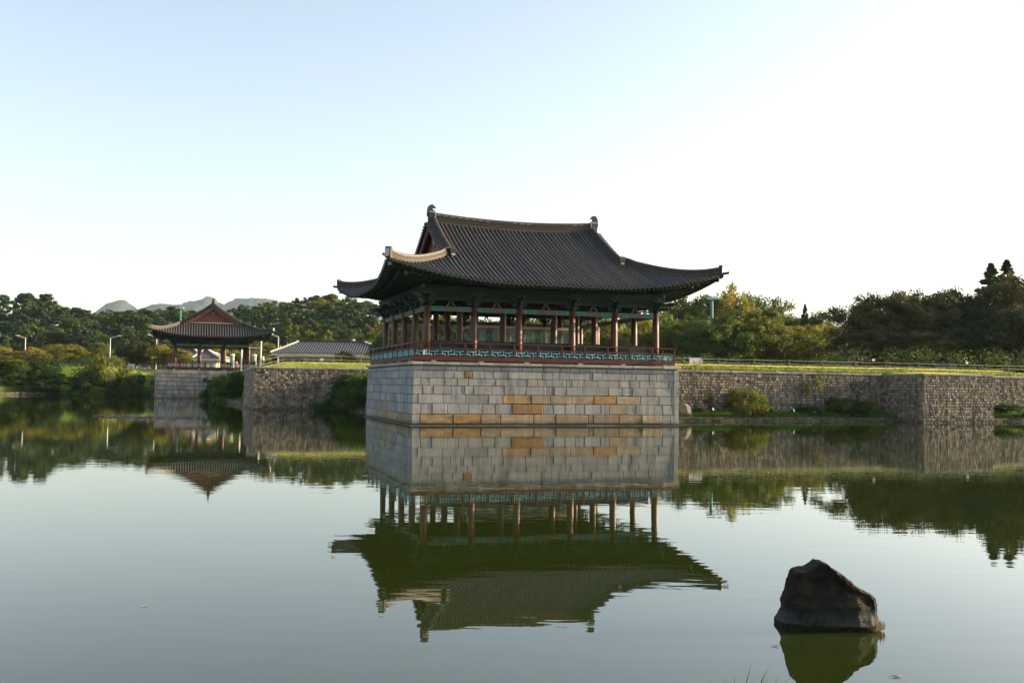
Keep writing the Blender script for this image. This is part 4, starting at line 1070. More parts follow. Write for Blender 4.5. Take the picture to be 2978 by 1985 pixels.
    def lat(w_):
        h_ = (midz - .045) - fl - .02; m_ = MB(); mw = w_ / 2; t_ = .055 if fine else .05
        for k in range(2):
            x0 = -w_ / 2 + k * mw
            def hb(a_, b_, f, y=.0): m_.box(x0 + a_ * mw, x0 + b_ * mw, -.025 + y, .025 + y, f * h_ - t_ / 2, f * h_ + t_ / 2)
            def vb(a_, f0, f1, y=.0): m_.box(x0 + a_ * mw - t_ / 2, x0 + a_ * mw + t_ / 2, -.024 + y, .024 + y, f0 * h_, f1 * h_)
            vb(.13, .34, .97); hb(0 if k == 0 else -.28, .38, .27); vb(.36, .02, .33, .003)
            hb(.24, .90, .72); vb(.88, .74, .98, .003); vb(.62, .02, .68, .004)
            if k == 1: hb(.68, 1.0, .27)
        return m_.mesh('lattice', [P['lat']])
    for (H, axis_x) in ((fx, True), (fy, False)):
        n_ = P['bays_x'] if axis_x else P['bays_y']
        bw = (2 * H - .11) / n_; lm = lat(bw - .11)
        for sg in (-1, 1):
            for i in range(n_ + 1):
                s_ = -H + .0 + 2 * H * i / n_
                if not axis_x and i in (0, n_): continue
                link('post', pm, rail, (s_, sg * fy, fl) if axis_x else (sg * fx, s_, fl))
            for i in range(n_):
                s_ = -H + 2 * H * (i + .5) / n_
                o = link('lattice', lm, rail, (s_, sg * fy, fl + .01) if axis_x else (sg * fx, s_, fl + .01), (0 if axis_x else (-math.pi / 2)) + (0 if sg < 0 else math.pi))

# the big pavilion
pc = G(9.68, 8.45)
big = thing('pavilion', 'large wooden pavilion with red columns and dark tiled roof on the big base', 'pavilion', (pc.x, pc.y, 4.2), ROT)
def settle(root, z):                      # parts are built in height above the water, the root stands on its base
    for ch in root.children: ch.location.z -= z
PB = dict(Hx=11.93, Hy=10.8, ze=9.43, lift=1.22, xg=6.55, xw=6.25, s0=.36, kq=.0110, Q=9.0, bow=.42, sag=.30, fine=True,
          colx=[-8.46, -5.21, -1.97, 1.97, 5.20, 8.46], coly=[-7.23, -3.6, 0, 3.6, 7.23], floor=4.60, coltop=8.0, fas0=4.29, base_top=4.2,
          tile_sp=.325, tile_r=.067, ridge_h=.62, hip_h=.46, orn=1.0, orn_g=1.0, carve=1.0, raf_sp=.34, raf_in=.95, zr_in=9.55,
          inner=[(x, y) for x in (-5.21, -1.97, 1.97, 5.2) for y in (-3.6, 3.6)] + [(-5.21, 0), (5.2, 0)], in_top=9.5,
          col_r=(.235, .205), beam=None, rail=(9.47, 8.15), rail_top=5.46, rail_mid=5.08, lat='lattice', bays_x=11, bays_y=9)
pavilion(big, PB); settle(big, 4.2)
pc2 = G(-10.35, 110.9)
small = thing('pavilion', 'small far pavilion with its red gable end facing the pond', 'pavilion', (pc2.x, pc2.y, 4.55), ROT + math.pi / 2)
PS = dict(Hx=9.4, Hy=9.5, ze=10.0, lift=1.0, xg=4.75, xw=4.4, s0=.36, kq=.0190, Q=7.5, bow=.4, sag=.15, fine=False,
          colx=[-5.8, -1.93, 1.93, 5.8], coly=[-5.78, -1.93, 1.93, 5.78], floor=5.08, coltop=8.85, fas0=4.72, base_top=4.55,
          tile_sp=.40, tile_r=.092, ridge_h=.62, hip_h=.46, orn=.95, orn_g=1.0, carve=.75, raf_sp=.42, raf_in=.95, zr_in=10.35,
          inner=[(-1.93, -1.93), (1.93, -1.93), (-1.93, 1.93), (1.93, 1.93)], in_top=10.2,
          col_r=(.29, .24), beam=None, rail=(6.75, 6.85), rail_top=6.15, rail_mid=5.72, lat='lattice_pale', bays_x=7, bays_y=7)
pavilion(small, PS); settle(small, 4.55)

# low dark screens round the inside of the big pavilion
for (a0, a1, b) in ((1.55, 4.35, 1.62), (4.6, 7.6, 1.62), (7.85, 11.5, 1.62), (11.8, 14.75, 1.62), (15.0, 17.75, 1.62)):
    k = {1.55: 'leftmost', 4.6: 'second from left', 7.85: 'middle', 11.8: 'second from right', 15.0: 'rightmost'}[a0]
    t = thing('bench_screen', k + ' of the five low dark screens behind the big pavilion front railing', 'screen', G((a0 + a1) / 2, b, 4.6), ROT, 'low dark screens behind the railing')
    L_ = (a1 - a0) / 2
    m_ = MB(); m_.box(-L_, L_, -.03, .03, .06, 1.05); m_.build('panel', 'panel_dark', t)
    m_ = MB(); m_.box(-L_ - .02, L_ + .02, -.05, .05, 1.051, 1.10); m_.build('top_rail', 'black', t)
    for e in (-1, 1): m_ = MB(); m_.box(e * (L_ + .035) - .03, e * (L_ + .035) + .03, -.04, .04, 0, 1.05); m_.build('leg', 'black', t)
# glass display case in the middle
t = thing('display_case', 'big glass walled display room with white fascia in the middle of the big pavilion', 'display case', G(9.75, 8.5, 4.6), ROT)
def glass_mat():
    m, nt_, p, o = new_mat('case_glass')
    p.inputs['Base Color'].default_value = (.72, .90, .84, 1); p.inputs['Roughness'].default_value = .02
    p.inputs['Transmission Weight'].default_value = 0.0; p.inputs['Alpha'].default_value = .34; p.inputs['IOR'].default_value = 1.5
    p.inputs['Base Color'].default_value = (.10, .25, .20, 1)
    return m
M['case_glass'] = glass_mat()
hw, hd = 3.75, 1.9
for sy in (-1, 1):
    for i in range(4):
        x0 = -hw + 2 * hw * i / 4; m_ = MB(); m_.box(x0 + .03, x0 + 2 * hw / 4 - .03, sy * hd - .008, sy * hd + .008, .28, 2.3); m_.build('glass_pane', 'case_glass', t)
for sx in (-1, 1):
    for i in range(2):
        y0 = -hd + hd * i; m_ = MB(); m_.box(sx * hw - .008, sx * hw + .008, y0 + .03, y0 + hd - .03, .28, 2.3); m_.build('glass_pane', 'case_glass', t)
for sy in (-1, 1): m_ = MB(); m_.box(-hw, hw, sy * hd - .06, sy * hd + .06, 2.32, 2.52); m_.build('fascia', 'board_back', t)
for sx in (-1, 1): m_ = MB(); m_.box(sx * hw - .06, sx * hw + .06, -hd + .061, hd - .061, 2.32, 2.52); m_.build('fascia', 'board_back', t)
m_ = MB(); m_.box(-hw + .07, hw - .07, -hd + .07, hd - .07, 2.46, 2.50); m_.build('top', 'panel_dark', t)
m_ = MB(); m_.box(-hw, hw, -hd, hd, .0, .26); m_.build('plinth', 'panel_dark', t)
for i in range(5):
    for sy in (-1, 1): m_ = MB(); x = -hw + 2 * hw * i / 4; m_.box(x - .028, x + .028, sy * hd - .03, sy * hd + .03, .26, 2.32); m_.build('mullion', 'steel', t)
m_ = MB(); m_.box(-2.6, 2.6, -1.0, 1.0, .27, .9); m_.box(-1.6, 1.6, -.7, .7, .9, 1.0); m_.build('scale_model', 'curb', t)
# hanging lanterns/loudspeaker boxes on posts of the rail: little white floodlight at rail corners
def floodlight(nm, label, loc, rz, hh=.5, grp=None, col='black'):
    t = thing(nm, label, 'floodlight', loc, rz, grp)
    m_ = MB(); m_.lathe([(.035, 0), (.035, hh - .12)], 7); m_.build('stake', col, t)
    m_ = MB(); m_.tube([(0, .10, hh - .02), (0, 0, hh), (0, -.16, hh + .05)], [.08, .13, .15], 10, 0, capmi=1); m_.build('lamp_head', [col, 'lamp_metal'], t)
    m_ = MB(); m_.tube([(-.14, 0, hh - .05), (-.14, 0, hh - .14), (.14, 0, hh - .14), (.14, 0, hh - .05)], .018, 5); m_.build('bracket', col, t)
    return t
for (F, hh, lab) in ((2071, .42, 'small floodlight in the grass strip between the big base and the round shrub'), (2190, .50, 'round floodlight in front of the large yellow green shrub'),
                     (2305, .34, 'small floodlight on the grass strip right of the large round shrub'), (2526, .34, 'small floodlight beside the inner corner of the bastion')):
    b = 9.3; r = (F - 1489) / 2868
    a = (r * (CY + b * VY) - CX - b * VX) / (UX - r * UY); c = G(a, b); z = gh(c.x, c.y)
    floodlight('floodlight', lab, (c.x, c.y, z), ROT + .5, hh, 'floodlights along the foot of the wall')
t = thing('signal_box', 'pair of small white boxes fixed on the front railing near its left corner', 'box', G(.85, .12, 4.62), ROT)
m_ = MB(); m_.box(-.10, .0, -.05, .03, .03, .36); m_.build('case', 'white', t)
m_ = MB(); m_.box(.07, .13, -.05, .03, .03, .16); m_.box(.07, .13, -.05, .03, .22, .36); m_.build('case', 'cream', t)
t = thing('spotlight', 'small white spotlight clipped inside the right end of the railing', 'spotlight', G(18.35, .1, 4.62), ROT)
m_ = MB(); m_.tube([(0, -.05, .2), (0, .04, .26)], [.10, .07], 9); m_.build('lamp_head', 'lamp_metal', t)
m_ = MB(); m_.tube([(0, .04, .2), (.03, .05, 0)], .02, 5); m_.build('bracket', 'cream', t)

# ------------------------------------------------------------------ fences of rope on posts
def ropefence(label, pts, h, sagz, post_r=.038, seg=8, low=.45, mats=('post', 'rope'), grp=None):
    c0 = pts[0]; t = thing('rope_fence', label, 'fence', (c0[0], c0[1], gh(*c0)), 0, grp); z0 = gh(*c0)
    tops = []
    for (x, y) in pts:
        z = gh(x, y); m_ = MB(); m_.lathe([(post_r, -.1), (post_r, h), (post_r * .5, h + .03)], 7)
        m_.build('post', mats[0], t, loc=(x - c0[0], y - c0[1], z - z0)); tops.append(Vector((x - c0[0], y - c0[1], z - z0)))
    for a_, b_ in zip(tops[:-1], tops[1:]):
        for hh in (h - .06, low):
            P_ = [a_.lerp(b_, k / seg) + Vector((0, 0, hh - sagz * 4 * (k / seg) * (1 - k / seg))) for k in range(seg + 1)]
            m_ = MB(); m_.tube(P_, .012, 4); m_.build('rope', mats[1], t)
    return t
def ab_pt(F, b):
    r = (F - 1489) / 2868; a = (r * (CY + b * VY) - CX - b * VX) / (UX - r * UY); c = G(a, b); return (c.x, c.y)
RF = [1990, 2091, 2194.5, 2296, 2392.7, 2489, 2577, 2671, 2763.5, 2850, 2933, 3010, 3085]
ropefence('rope fence on thin posts along the grass edge above the right wall', [ab_pt(1895, 13.2)] + [ab_pt(F, 13.2) for F in RF], .82, .05)
def noticeplate(label, F, b, z, w_=.30, h_=.19):
    x, y = ab_pt(F, b); t = thing('notice_plate', label, 'sign', (x, y, z), ROT)
    m_ = MB(); m_.box(-w_ / 2, w_ / 2, -.02, -.005, -h_ / 2, h_ / 2); m_.build('plate', 'white', t)
    for e in (-1, 1): m_ = MB(); m_.tube([(e * w_ * .35, -.01, h_ / 2), (e * w_ * .35, 0, h_ / 2 + .06)], .006, 4); m_.build('tie', 'rope', t)
noticeplate('small white plate hanging on the rope fence above the inner bastion corner', 2541, 13.15, 5.50)
noticeplate('small white plate hanging on the rope fence above the middle of the bastion', 2813, 13.15, 5.44)
noticeplate('small white plate hanging on the fence in front of the grey tiled building', 937, 47, 5.3, .34, .22)
LF = [(700, 44), (760, 44), (824, 45), (884, 45), (940, 45.5), (992, 46), (1050, 46), (1110, 46)]
ropefence('rope fence crossing the lawn in front of the grey tiled building', [ab_pt(F, b) for F, b in LF], .95, .06, .025)
ropefence('low sagging chain fence on the corner of the lawn beside the small pavilion', [ab_pt(F, b) for F, b in ((713, 92), (722, 86), (733, 78), (745, 70), (757, 62), (768, 54))], .65, .12, .035, 6, .3)
ropefence('thin post and wire fence along the top of the far left bank', [ab_pt(F, b) for F, b in ((-60, 178), (40, 176), (120, 176), (195, 176), (270, 176), (345, 174), (408, 168), (468, 160), (500, 155))], .9, .05, .05, 6, .5)

# information board seen from behind
x, y = ab_pt(2022, 14.6); t = thing('information_board', 'white slanted information board on brown legs seen from behind above the wall', 'information board', (x, y, gh(x, y) - .02), ROT - .12)
zb_ = 0
m_ = MB(); m_.add([(-.62, -.28, .12), (.50, -.28, .12), (.74, .28, .74), (-.38, .28, .74), (-.62, -.25, .09), (.50, -.25, .09), (.74, .31, .71), (-.38, .31, .71)],
                  [(0, 1, 2, 3), (4, 7, 6, 5), (0, 4, 5, 1), (1, 5, 6, 2), (2, 6, 7, 3), (3, 7, 4, 0)]); m_.build('board', 'board_back', t)
for (p, q) in (((-.62, -.28, .12), (.5, -.28, .12)), ((.5, -.28, .12), (.74, .28, .74)), ((.74, .28, .74), (-.38, .28, .74)), ((-.38, .28, .74), (-.62, -.28, .12))):
    m_ = MB(); m_.bar(p, q, .045, .045); m_.build('frame', 'white', t)
for x_ in (-.22, .34):
    m_ = MB(); m_.bar((x_, -.32, 0), (x_, -.32, .36), .07, .05); m_.bar((x_, -.32, .34), (x_ + .06, -.10, .50), .05, .05); m_.build('leg', 'brown_red', t)
m_ = MB(); m_.bar((-.24, -.325, .35), (.36, -.325, .35), .05, .05); m_.build('brace', 'brown_red', t)
m_ = MB(); m_.box(.40, .66, -.20, -.16, .30, .56); m_.build('side_plate', 'white', t)

# ------------------------------------------------------------------ street lamps, masts, posts
def lamp(F, Y, top_y, arm_dir, label):
    X = xof(F, Y); z0 = gh(X, Y); zt_ = zpx(F, top_y, Y) - .25; t = thing('street_lamp', label, 'street lamp', (X, Y, z0), 0, 'white street lamps along the road')
    h = zt_ - z0; m_ = MB(); m_.tube([(0, 0, 0), (0, 0, h * .6), (0, 0, h)], [.14, .11, .09], 8); m_.build('pole', 'lamp_metal', t)
    m_ = MB(); m_.tube([(0, 0, h - .05), (arm_dir * .25, 0, h + .1), (arm_dir * 1.7, 0, h + .5)], [.09, .08, .07], 7); m_.build('arm', 'lamp_metal', t)
    m_ = MB(); m_.lathe([(.10, -.08), (.2, -.02), (.17, .1), (.05, .15)], 8); me = m_.mesh('lamp_head', ['white']); o = link('lamp_head', me, t, (arm_dir * 2.0, 0, h + .55)); o.scale = (2.2, 1, 1)
lamp(73, 232, 980, -1, 'white street lamp at the far left edge, arm pointing left')
lamp(320, 232, 980, 1, 'white street lamp above the mounded shrub, arm pointing right')
lamp(455, 236, 977, -1, 'white street lamp just left of the small pavilion roof')
lamp(809, 215, 976, -1, 'white street lamp between the small pavilion and the grey tiled building')
def mast(F, Y, top_y, lean, label, heads):
    X = xof(F, Y); z0 = gh(X, Y); h = zpx(F, top_y, Y) - z0; t = thing('floodlight_mast', label, 'floodlight mast', (X, Y, z0))
    m_ = MB(); m_.tube([(0, 0, 0), (0, 0, h)], [.32, .22], 10); m_.build('pole', 'pole_green', t)
    m_ = MB(); m_.bar((-.8, 0, h - .05), (heads[-1] + .3, 0, h - .05), .12, .12); m_.build('crossbar', 'pole_green', t)
    for x in heads:
        m_ = MB(); m_.box(x - .32, x + .32, -.25, .15, h + .02, h + .32); m_.build('lamp_head', 'lamp_metal', t)
mast(522, 262, 897, 0, 'green floodlight mast rising behind the small pavilion roof', (-1.0, -.2, .5))
mast(2070, 150, 870, 0, 'green floodlight mast among the trees right of the big pavilion', (-.35, .35, 1.25))
def whitepost(F, Y, ytop, label, arm=None):
    X = xof(F, Y); z0 = max(gh(X, Y), 4.0); h = zpx(F, ytop, Y) - z0; t = thing('white_post', label, 'post', (X, Y, z0))
    m_ = MB(); m_.tube([(0, 0, 0), (0, 0, h)], .12, 8); m_.build('post', 'white', t)
    m_ = MB(); m_.lathe([(.2, 0), (.2, .08), (.13, .12)], 8); m_.build('foot', 'white', t)
    if arm: m_ = MB(); m_.bar((0, 0, h - arm[0]), (arm[1], 0, h - arm[0] + .08), .13, .16); m_.build('arm', 'white', t)
whitepost(759, 150, 992, 'tall white post with a side arm right of the small pavilion', (1.05, -1.9))
whitepost(703, 157, 1016, 'white post seen between the right columns of the small pavilion')
def pillar(F, Y, ytop, label):
    X = xof(F, Y); z0 = gh(X, Y); h = zpx(F, ytop, Y) - z0; t = thing('stone_pillar', label, 'stone pillar', (X, Y, z0), 0, 'grey stone pillars with pale domed tops')
    m_ = MB(); m_.lathe([(.42, 0), (.42, h - .35)], 10); m_.build('shaft', 'steel', t)
    m_ = MB(); m_.lathe([(.50, h - .34), (.52, h - .2), (.36, h), (.05, h + .03)], 10); m_.build('cap', 'lamp_metal', t)
pillar(676, 185, 1029, 'grey pillar with pale domed top seen through the small pavilion')
pillar(740, 185, 1030, 'grey pillar with pale domed top beside the tall white post')

# ------------------------------------------------------------------ low tiled buildings
def hipbuilding(F0, F1, Y, y_eave, y_ridge, rF0, rF1, depth, label, wallm='wall_dark', rz=0.0, cap=True):
    X0, X1 = xof(F0, Y), xof(F1, Y); cx = (X0 + X1) / 2; zg = gh(cx, Y + depth / 2); hw_ = (X1 - X0) / 2
    ze_ = zpx((F0 + F1) / 2, y_eave, Y) - zg; zr_ = zpx((rF0 + rF1) / 2, y_ridge, Y + depth / 2) - zg
    t = thing('tiled_building', label, 'building', (cx, Y + depth / 2, zg - .05), rz)
    Yr = Y + depth / 2; ra, rb = xof(rF0, Yr) - cx, xof(rF1, Yr) - cx; hd_ = depth / 2
    A = [(-hw_, -hd_, ze_), (hw_, -hd_, ze_), (hw_, hd_, ze_), (-hw_, hd_, ze_), (ra, 0, zr_), (rb, 0, zr_)]
    def zc(x, y):     # straight hip roof with a slight sag
        return 0
    m_ = MB(); m_.add(A, [(0, 1, 5, 4), (2, 3, 4, 5), (1, 2, 5), (3, 0, 4)], 0); m_.box(-hw_ + .05, hw_ - .05, -hd_ + .05, hd_ - .05, ze_ - .12, ze_ - .003, 1)
    rf = m_.build('roof', ['blue_pan', 'cream'], t)
    m_ = MB(); sp_ = .50; n_ = int(2 * hw_ / sp_)
    for i in range(n_):
        x = -hw_ + .2 + i * sp_
        for sg in (-1, 1):
            if x < ra: f = (x + hw_) / (ra + hw_)
            elif x > rb: f = (hw_ - x) / (hw_ - rb)
            else: f = 1
            if f < .06: continue
            m_.tube([(x, sg * (hd_ + .05), ze_ + .05), (x, sg * hd_ * (1 - f), ze_ + (zr_ - ze_) * f + .05)], .09, 5)
    for i in range(int(depth / sp_)):
        y = -hd_ + .2 + i * sp_; f = 1 - abs(y) / hd_
        if f < .06: continue
        for (e, rr_) in ((-1, ra), (1, rb)): m_.tube([(e * (hw_ + .05), y, ze_ + .05), (e * hw_ + (rr_ - e * hw_) * f, y, ze_ + (zr_ - ze_) * f + .05)], .10, 5)
    o = m_.build('tile_rows', 'blue_tile', rf); o['kind'] = 'stuff'
    m_ = MB(); m_.bar((ra - .2, 0, zr_ + .15), (rb + .2, 0, zr_ + .15), .3, .4); m_.build('main_ridge', 'ridge', rf)
    for (p, q) in ((0, 4), (3, 4), (1, 5), (2, 5)):
        m_ = MB(); P0, P1 = Vector(A[p]), Vector(A[q]); mid = P0.lerp(P1, .45) - Vector((0, 0, .1)); m_.sweep([P0 + Vector((0, 0, .12)), mid + Vector((0, 0, .1)), P1 + Vector((0, 0, .1))], .28, -.05, .24); m_.build('hip_ridge', 'plaster', rf)
        for f_ in (.35, .6):
            c = P0.lerp(P1, f_); m_ = MB(); m_.tube([(c.x, c.y, c.z + .2), (c.x - .1, c.y, c.z + .62)], [.12, .05], 5); m_.build('roof_figure', 'plaster', rf)
    m_ = MB(); m_.box(-hw_ + .12, hw_ - .12, -hd_ + .12, -hd_ + .30, ze_ - .52, ze_ - .13); m_.box(-hw_ + .12, -hw_ + .30, -hd_ + .301, hd_ - .12, ze_ - .52, ze_ - .13); m_.box(hw_ - .30, hw_ - .12, -hd_ + .301, hd_ - .12, ze_ - .52, ze_ - .13); m_.build('eave_fascia', 'cream', t)
    m_ = MB(); m_.box(-hw_ + .9, hw_ - .9, -hd_ + .9, hd_ - .9, ze_ - .9, ze_ - .121); m_.build('frieze', 'cream', t)
    m_ = MB(); m_.box(-hw_ + 1.3, hw_ - 1.3, -hd_ + 1.3, hd_ - 1.3, 0, ze_ - .13); wl = m_.build('wall', wallm, t)
    nw = max(2, int((2 * hw_ - 3) / 2.4)); 
    for i in range(nw):
        x0_ = -hw_ + 1.5 + (2 * hw_ - 3) * i / nw + .25; x1_ = -hw_ + 1.5 + (2 * hw_ - 3) * (i + 1) / nw - .25; yf = -hd_ + 1.3
        m_ = MB()
        for (p0, p1, q0, q1) in ((x0_, x1_, .5, .58), (x0_, x1_, ze_ - 1.08, ze_ - 1.0), (x0_, x0_ + .08, .581, ze_ - 1.081), (x1_ - .08, x1_, .581, ze_ - 1.081), ((x0_ + x1_) / 2 - .03, (x0_ + x1_) / 2 + .03, .581, ze_ - 1.081)):
            m_.box(p0, p1, yf - .07, yf - .002, q0, q1)
        wf = m_.build('window', 'steel', t); m_ = MB(); m_.box(x0_ + .081, x1_ - .081, yf - .03, yf - .015, .581, ze_ - 1.081); m_.build('pane', 'glass_dark', wf)
    for i in range(nw + 1):
        x_ = -hw_ + 1.5 + (2 * hw_ - 3) * i / nw; m_ = MB(); m_.box(x_ - .14, x_ + .14, -hd_ + 1.1, -hd_ + 1.29, 0, ze_ - .91); m_.build('pilaster', 'cream' if wallm != 'wall_dark' else 'steel', t)
    return t, zg
hipbuilding(786, 1150, 190, 1027, 994, 870, 1060, 12, 'long low building with grey tiled hip roof and cream eaves left of the big pavilion')
hipbuilding(560, 641, 205, 1041, 1019, 592, 606, 8, 'small kiosk with grey tiled hip roof seen through the small pavilion', 'cream')
hipbuilding(500, 590, 222, 1036, 1017, 520, 566, 8, 'grey tiled roof building farther back behind the kiosk, seen through the left bay', 'cream')
X = xof(1011, 197); zg = gh(X, 197); zc_ = zpx(1011, 983, 197) - zg
t = thing('chimney_pipe', 'short white round chimney standing behind the grey tiled roof', 'chimney', (X, 204, zg))
m_ = MB(); m_.lathe([(.32, 0), (.32, zc_ - .5)], 10); m_.build('shaft', 'white', t); m_ = MB(); m_.lathe([(.36, zc_ - .499), (.36, zc_), (.1, zc_ + .1)], 10); m_.build('cap', 'white', t)

# ------------------------------------------------------------------ vehicles far off, cone, boulders
def car(F, Y, label, col, rz=0.0, van=False):
    X = xof(F, Y); t = thing('parked_car', label, 'car', (X, Y, gh(X, Y)), rz)
    if van: body = [(-2.2, .35), (2.2, .35), (2.25, .9), (2.0, 1.15), (1.5, 1.9), (-2.1, 1.95), (-2.25, 1.2)]
    else: body = [(-2.1, .32), (2.15, .32), (2.2, .72), (1.3, .92), (.55, 1.42), (-1.0, 1.45), (-1.7, .98), (-2.15, .88)]
    m_ = MB(); m_.prism(body, 'y', -.82, .82); m_.build('body', col, t)
    m_ = MB(); wz = (1.25, 1.75) if van else (.98, 1.32)
    for sg in (-1, 1): m_.prism([(-1.5, wz[0]), (1.1 if van else .95, wz[0]), (.8 if van else .5, wz[1]), (-1.3 if van else -.95, wz[1])], 'y', sg * .825, sg * .835)
    m_.build('side_window', 'glass_dark', t)
    for x in (-1.35, 1.35):
        for sg in (-1, 1):
            m_ = MB(); m_.tube([(x, sg * .68, .32), (x, sg * .86, .32)], .32, 12); w_ = m_.build('wheel', 'tyre', t); m_ = MB(); m_.tube([(x, sg * .861, .32), (x, sg * .87, .32)], .18, 10); m_.build('rim', 'lamp_metal', w_)
    for sg in (-1, 1): m_ = MB(); m_.box(2.12, 2.2, sg * .6 - .14, sg * .6 + .14, .62, .76); m_.build('headlight', 'lamp_metal', t)
car(393, 262, 'white van parked in the shade of the dark tree', 'car_white', R(86), True)
car(413, 264, 'white car parked at the right of the van under the dark tree', 'car_white', R(80))
car(149, 240, 'dark blue car half hidden behind the orange trees', 'car_blue', R(10), True)
X, Y = xof(435, 204), 204.0
t = thing('marker_cone', 'squat orange cone shaped marker standing on the lawn left of the small pavilion', 'cone', (X, Y, gh(X, Y)))
m_ = MB(); m_.lathe([(.40, 0), (.42, .25), (.28, .50), (.10, .70)], 10); m_.build('body', 'orange_cone', t); m_ = MB(); m_.box(-.45, .45, -.45, .45, -.03, .05); m_.build('foot', 'post', t)

def boulder(F, Y, w_, h_, label, mat='curb', seed=1, loc=None):
    rr = random.Random(seed); X = xof(F, Y) if loc is None else loc[0]; Yy = Y if loc is None else loc[1]; z = gh(X, Yy)
    bm_v, bm_f = [], []; n1, n2 = 7, 11
    m_ = MB()
    pr = []
    for i in range(n1 + 1):
        th = math.pi / 2 * i / n1
        for k in range(n2):
            ph = 2 * math.pi * k / n2; q = 1 + .22 * math.sin(ph * 2 + seed) + rr.uniform(-.10, .10)
            bm_v.append((math.cos(th) ** .6 * math.cos(ph) * w_ / 2 * q, math.cos(th) ** .6 * math.sin(ph) * w_ / 2 * .8 * q, (math.sin(th) * h_ * (1 + .15 * math.sin(ph + seed))) - .12))
    for i in range(n1):
        for k in range(n2): bm_f.append((i * n2 + k, i * n2 + (k + 1) % n2, (i + 1) * n2 + (k + 1) % n2, (i + 1) * n2 + k))
    m_.add(bm_v, bm_f); o = m_.build('boulder', mat, None, loc=(X, Yy, z)); tag(o, label, 'boulder'); return o
x, y = ab_pt(1985, 9.2); boulder(0, 0, 1.5, .95, 'brown boulder against the right corner of the big base', 'masonry', 3, (x, y))
boulder(408, 190, 1.6, .75, 'brown boulder on the grassy slope left of the small base', 'masonry', 5)
boulder(447, 196, 1.2, 1.0, 'dark boulder on the grass beside the small base', 'core', 7)
boulder(18, 180, 1.3, .6, 'grey boulder on the low bank at the far left edge', 'curb', 8)
x, y = ab_pt(1052, 33); boulder(0, 0, 1.3, .7, 'pale boulder on the bank just left of the big base', 'curb', 9, (x, y))
x, y = ab_pt(2360, 9.4); boulder(0, 0, .9, .5, 'small grey boulder on the strip near the dark drain hollow', 'masonry', 10, (x, y))

# ------------------------------------------------------------------ foreground rock in the water
def rock():
    bpy_bm = __import__('bmesh').new()
    D = 11.3; s = D / 2868
    # outline as seen (sideways metres from the rock centre, height above water), with its depth behind/before the centre
    def q(Fx, Fy): return ((Fx - 2408) * s, (1811 - Fy) * s)
    # profile rows bottom to top: list of (left, right) edges -> elliptical sections, faceted
    rows = [(1840, 2258, 2556), (1811, 2262, 2553), (1797, 2266, 2555), (1786, 2275, 2551), (1770, 2283, 2545), (1745, 2283, 2546), (1730, 2288, 2542), (1716, 2296, 2531), (1705, 2298, 2502), (1693, 2300, 2487), (1680, 2303, 2470), (1662, 2309, 2446), (1656, 2313, 2438), (1655, 2340, 2436), (1650, 2357, 2429), (1641, 2374, 2416), (1632, 2386, 2402)]
    rr = random.Random(6); nk = 18; vs = []; fs = []
    for i, (y, l, r) in enumerate(rows):
        xl, z = q(l, y); xr, _ = q(r, y); cx = (xl + xr) / 2; rx = (xr - xl) / 2; f = i / len(rows)
        ry = .27 * (1 - .35 * f); cyy = .07 * f + .04
        for k in range(nk):
            t_ = 2 * math.pi * k / nk; c, sn = math.cos(t_), math.sin(t_)
            e = .42                                     # squarish section
            px_ = math.copysign(abs(c) ** e, c); py_ = math.copysign(abs(sn) ** (e + .1), sn)
            j = 1 + (rr.uniform(-.045, .045) if abs(c) < .93 else 0)
            vs.append((cx + rx * px_, cyy + ry * py_ * j + .03 * math.sin(px_ * 7 + z * 9), z + (rr.uniform(-.008, .008) if 0 < i < len(rows) - 1 else 0)))
    for i in range(len(rows) - 1):
        for k in range(nk): fs.append((i * nk + k, i * nk + (k + 1) % nk, (i + 1) * nk + (k + 1) % nk, (i + 1) * nk + k))
    fs.append(tuple((len(rows) - 1) * nk + k for k in range(nk)))
    m_ = MB(); m_.add(vs, fs); o = m_.build('rock', 'rock', None, loc=(xof(2408, D), D, 0))
    tag(o, 'dark wedge shaped rock standing alone in the water in the foreground', 'rock')
    sub = o.modifiers.new('sub', 'SUBSURF'); sub.subdivision_type = 'SIMPLE'; sub.levels = sub.render_levels = 2
    tx = bpy.data.textures.new('rockn', 'VORONOI'); tx.noise_scale = .22; tx.distance_metric = 'DISTANCE'
    dm = o.modifiers.new('disp', 'DISPLACE'); dm.texture = tx; dm.strength = .022; dm.mid_level = .35; dm.texture_coords = 'LOCAL'
    tx2 = bpy.data.textures.new('rockn2', 'CLOUDS'); tx2.noise_scale = .05; tx2.noise_depth = 3
    dm2 = o.modifiers.new('disp2', 'DISPLACE'); dm2.texture = tx2; dm2.strength = .022; dm2.mid_level = .5; dm2.texture_coords = 'LOCAL'
    # dry grass tuft and chipped pale stones caught at the right foot
    t = thing('dry_tuft', 'straw coloured dry tuft clinging to the right foot of the foreground rock', 'dry grass', (xof(2538, D), D - .18, 0.0))
    m_ = MB()
    for k in range(50):
        a_ = rr.uniform(-1.1, 1.1); l_ = rr.uniform(.04, .11); x0 = rr.uniform(-.05, .06)
        p = Vector((x0, rr.uniform(-.05, .05), rr.uniform(0, .05))); e = p + Vector((math.sin(a_) * l_ * .6, rr.uniform(-.03, .03), l_)); w_ = .006
        m_.add([p + Vector((-w_, 0, 0)), p + Vector((w_, 0, 0)), e], [(0, 1, 2)])
    m_.build('blades', 'straw', t)
M['straw'] = plain('straw', (.55, .40, .18), (.35, .22, .08), 30, .8)
rock()

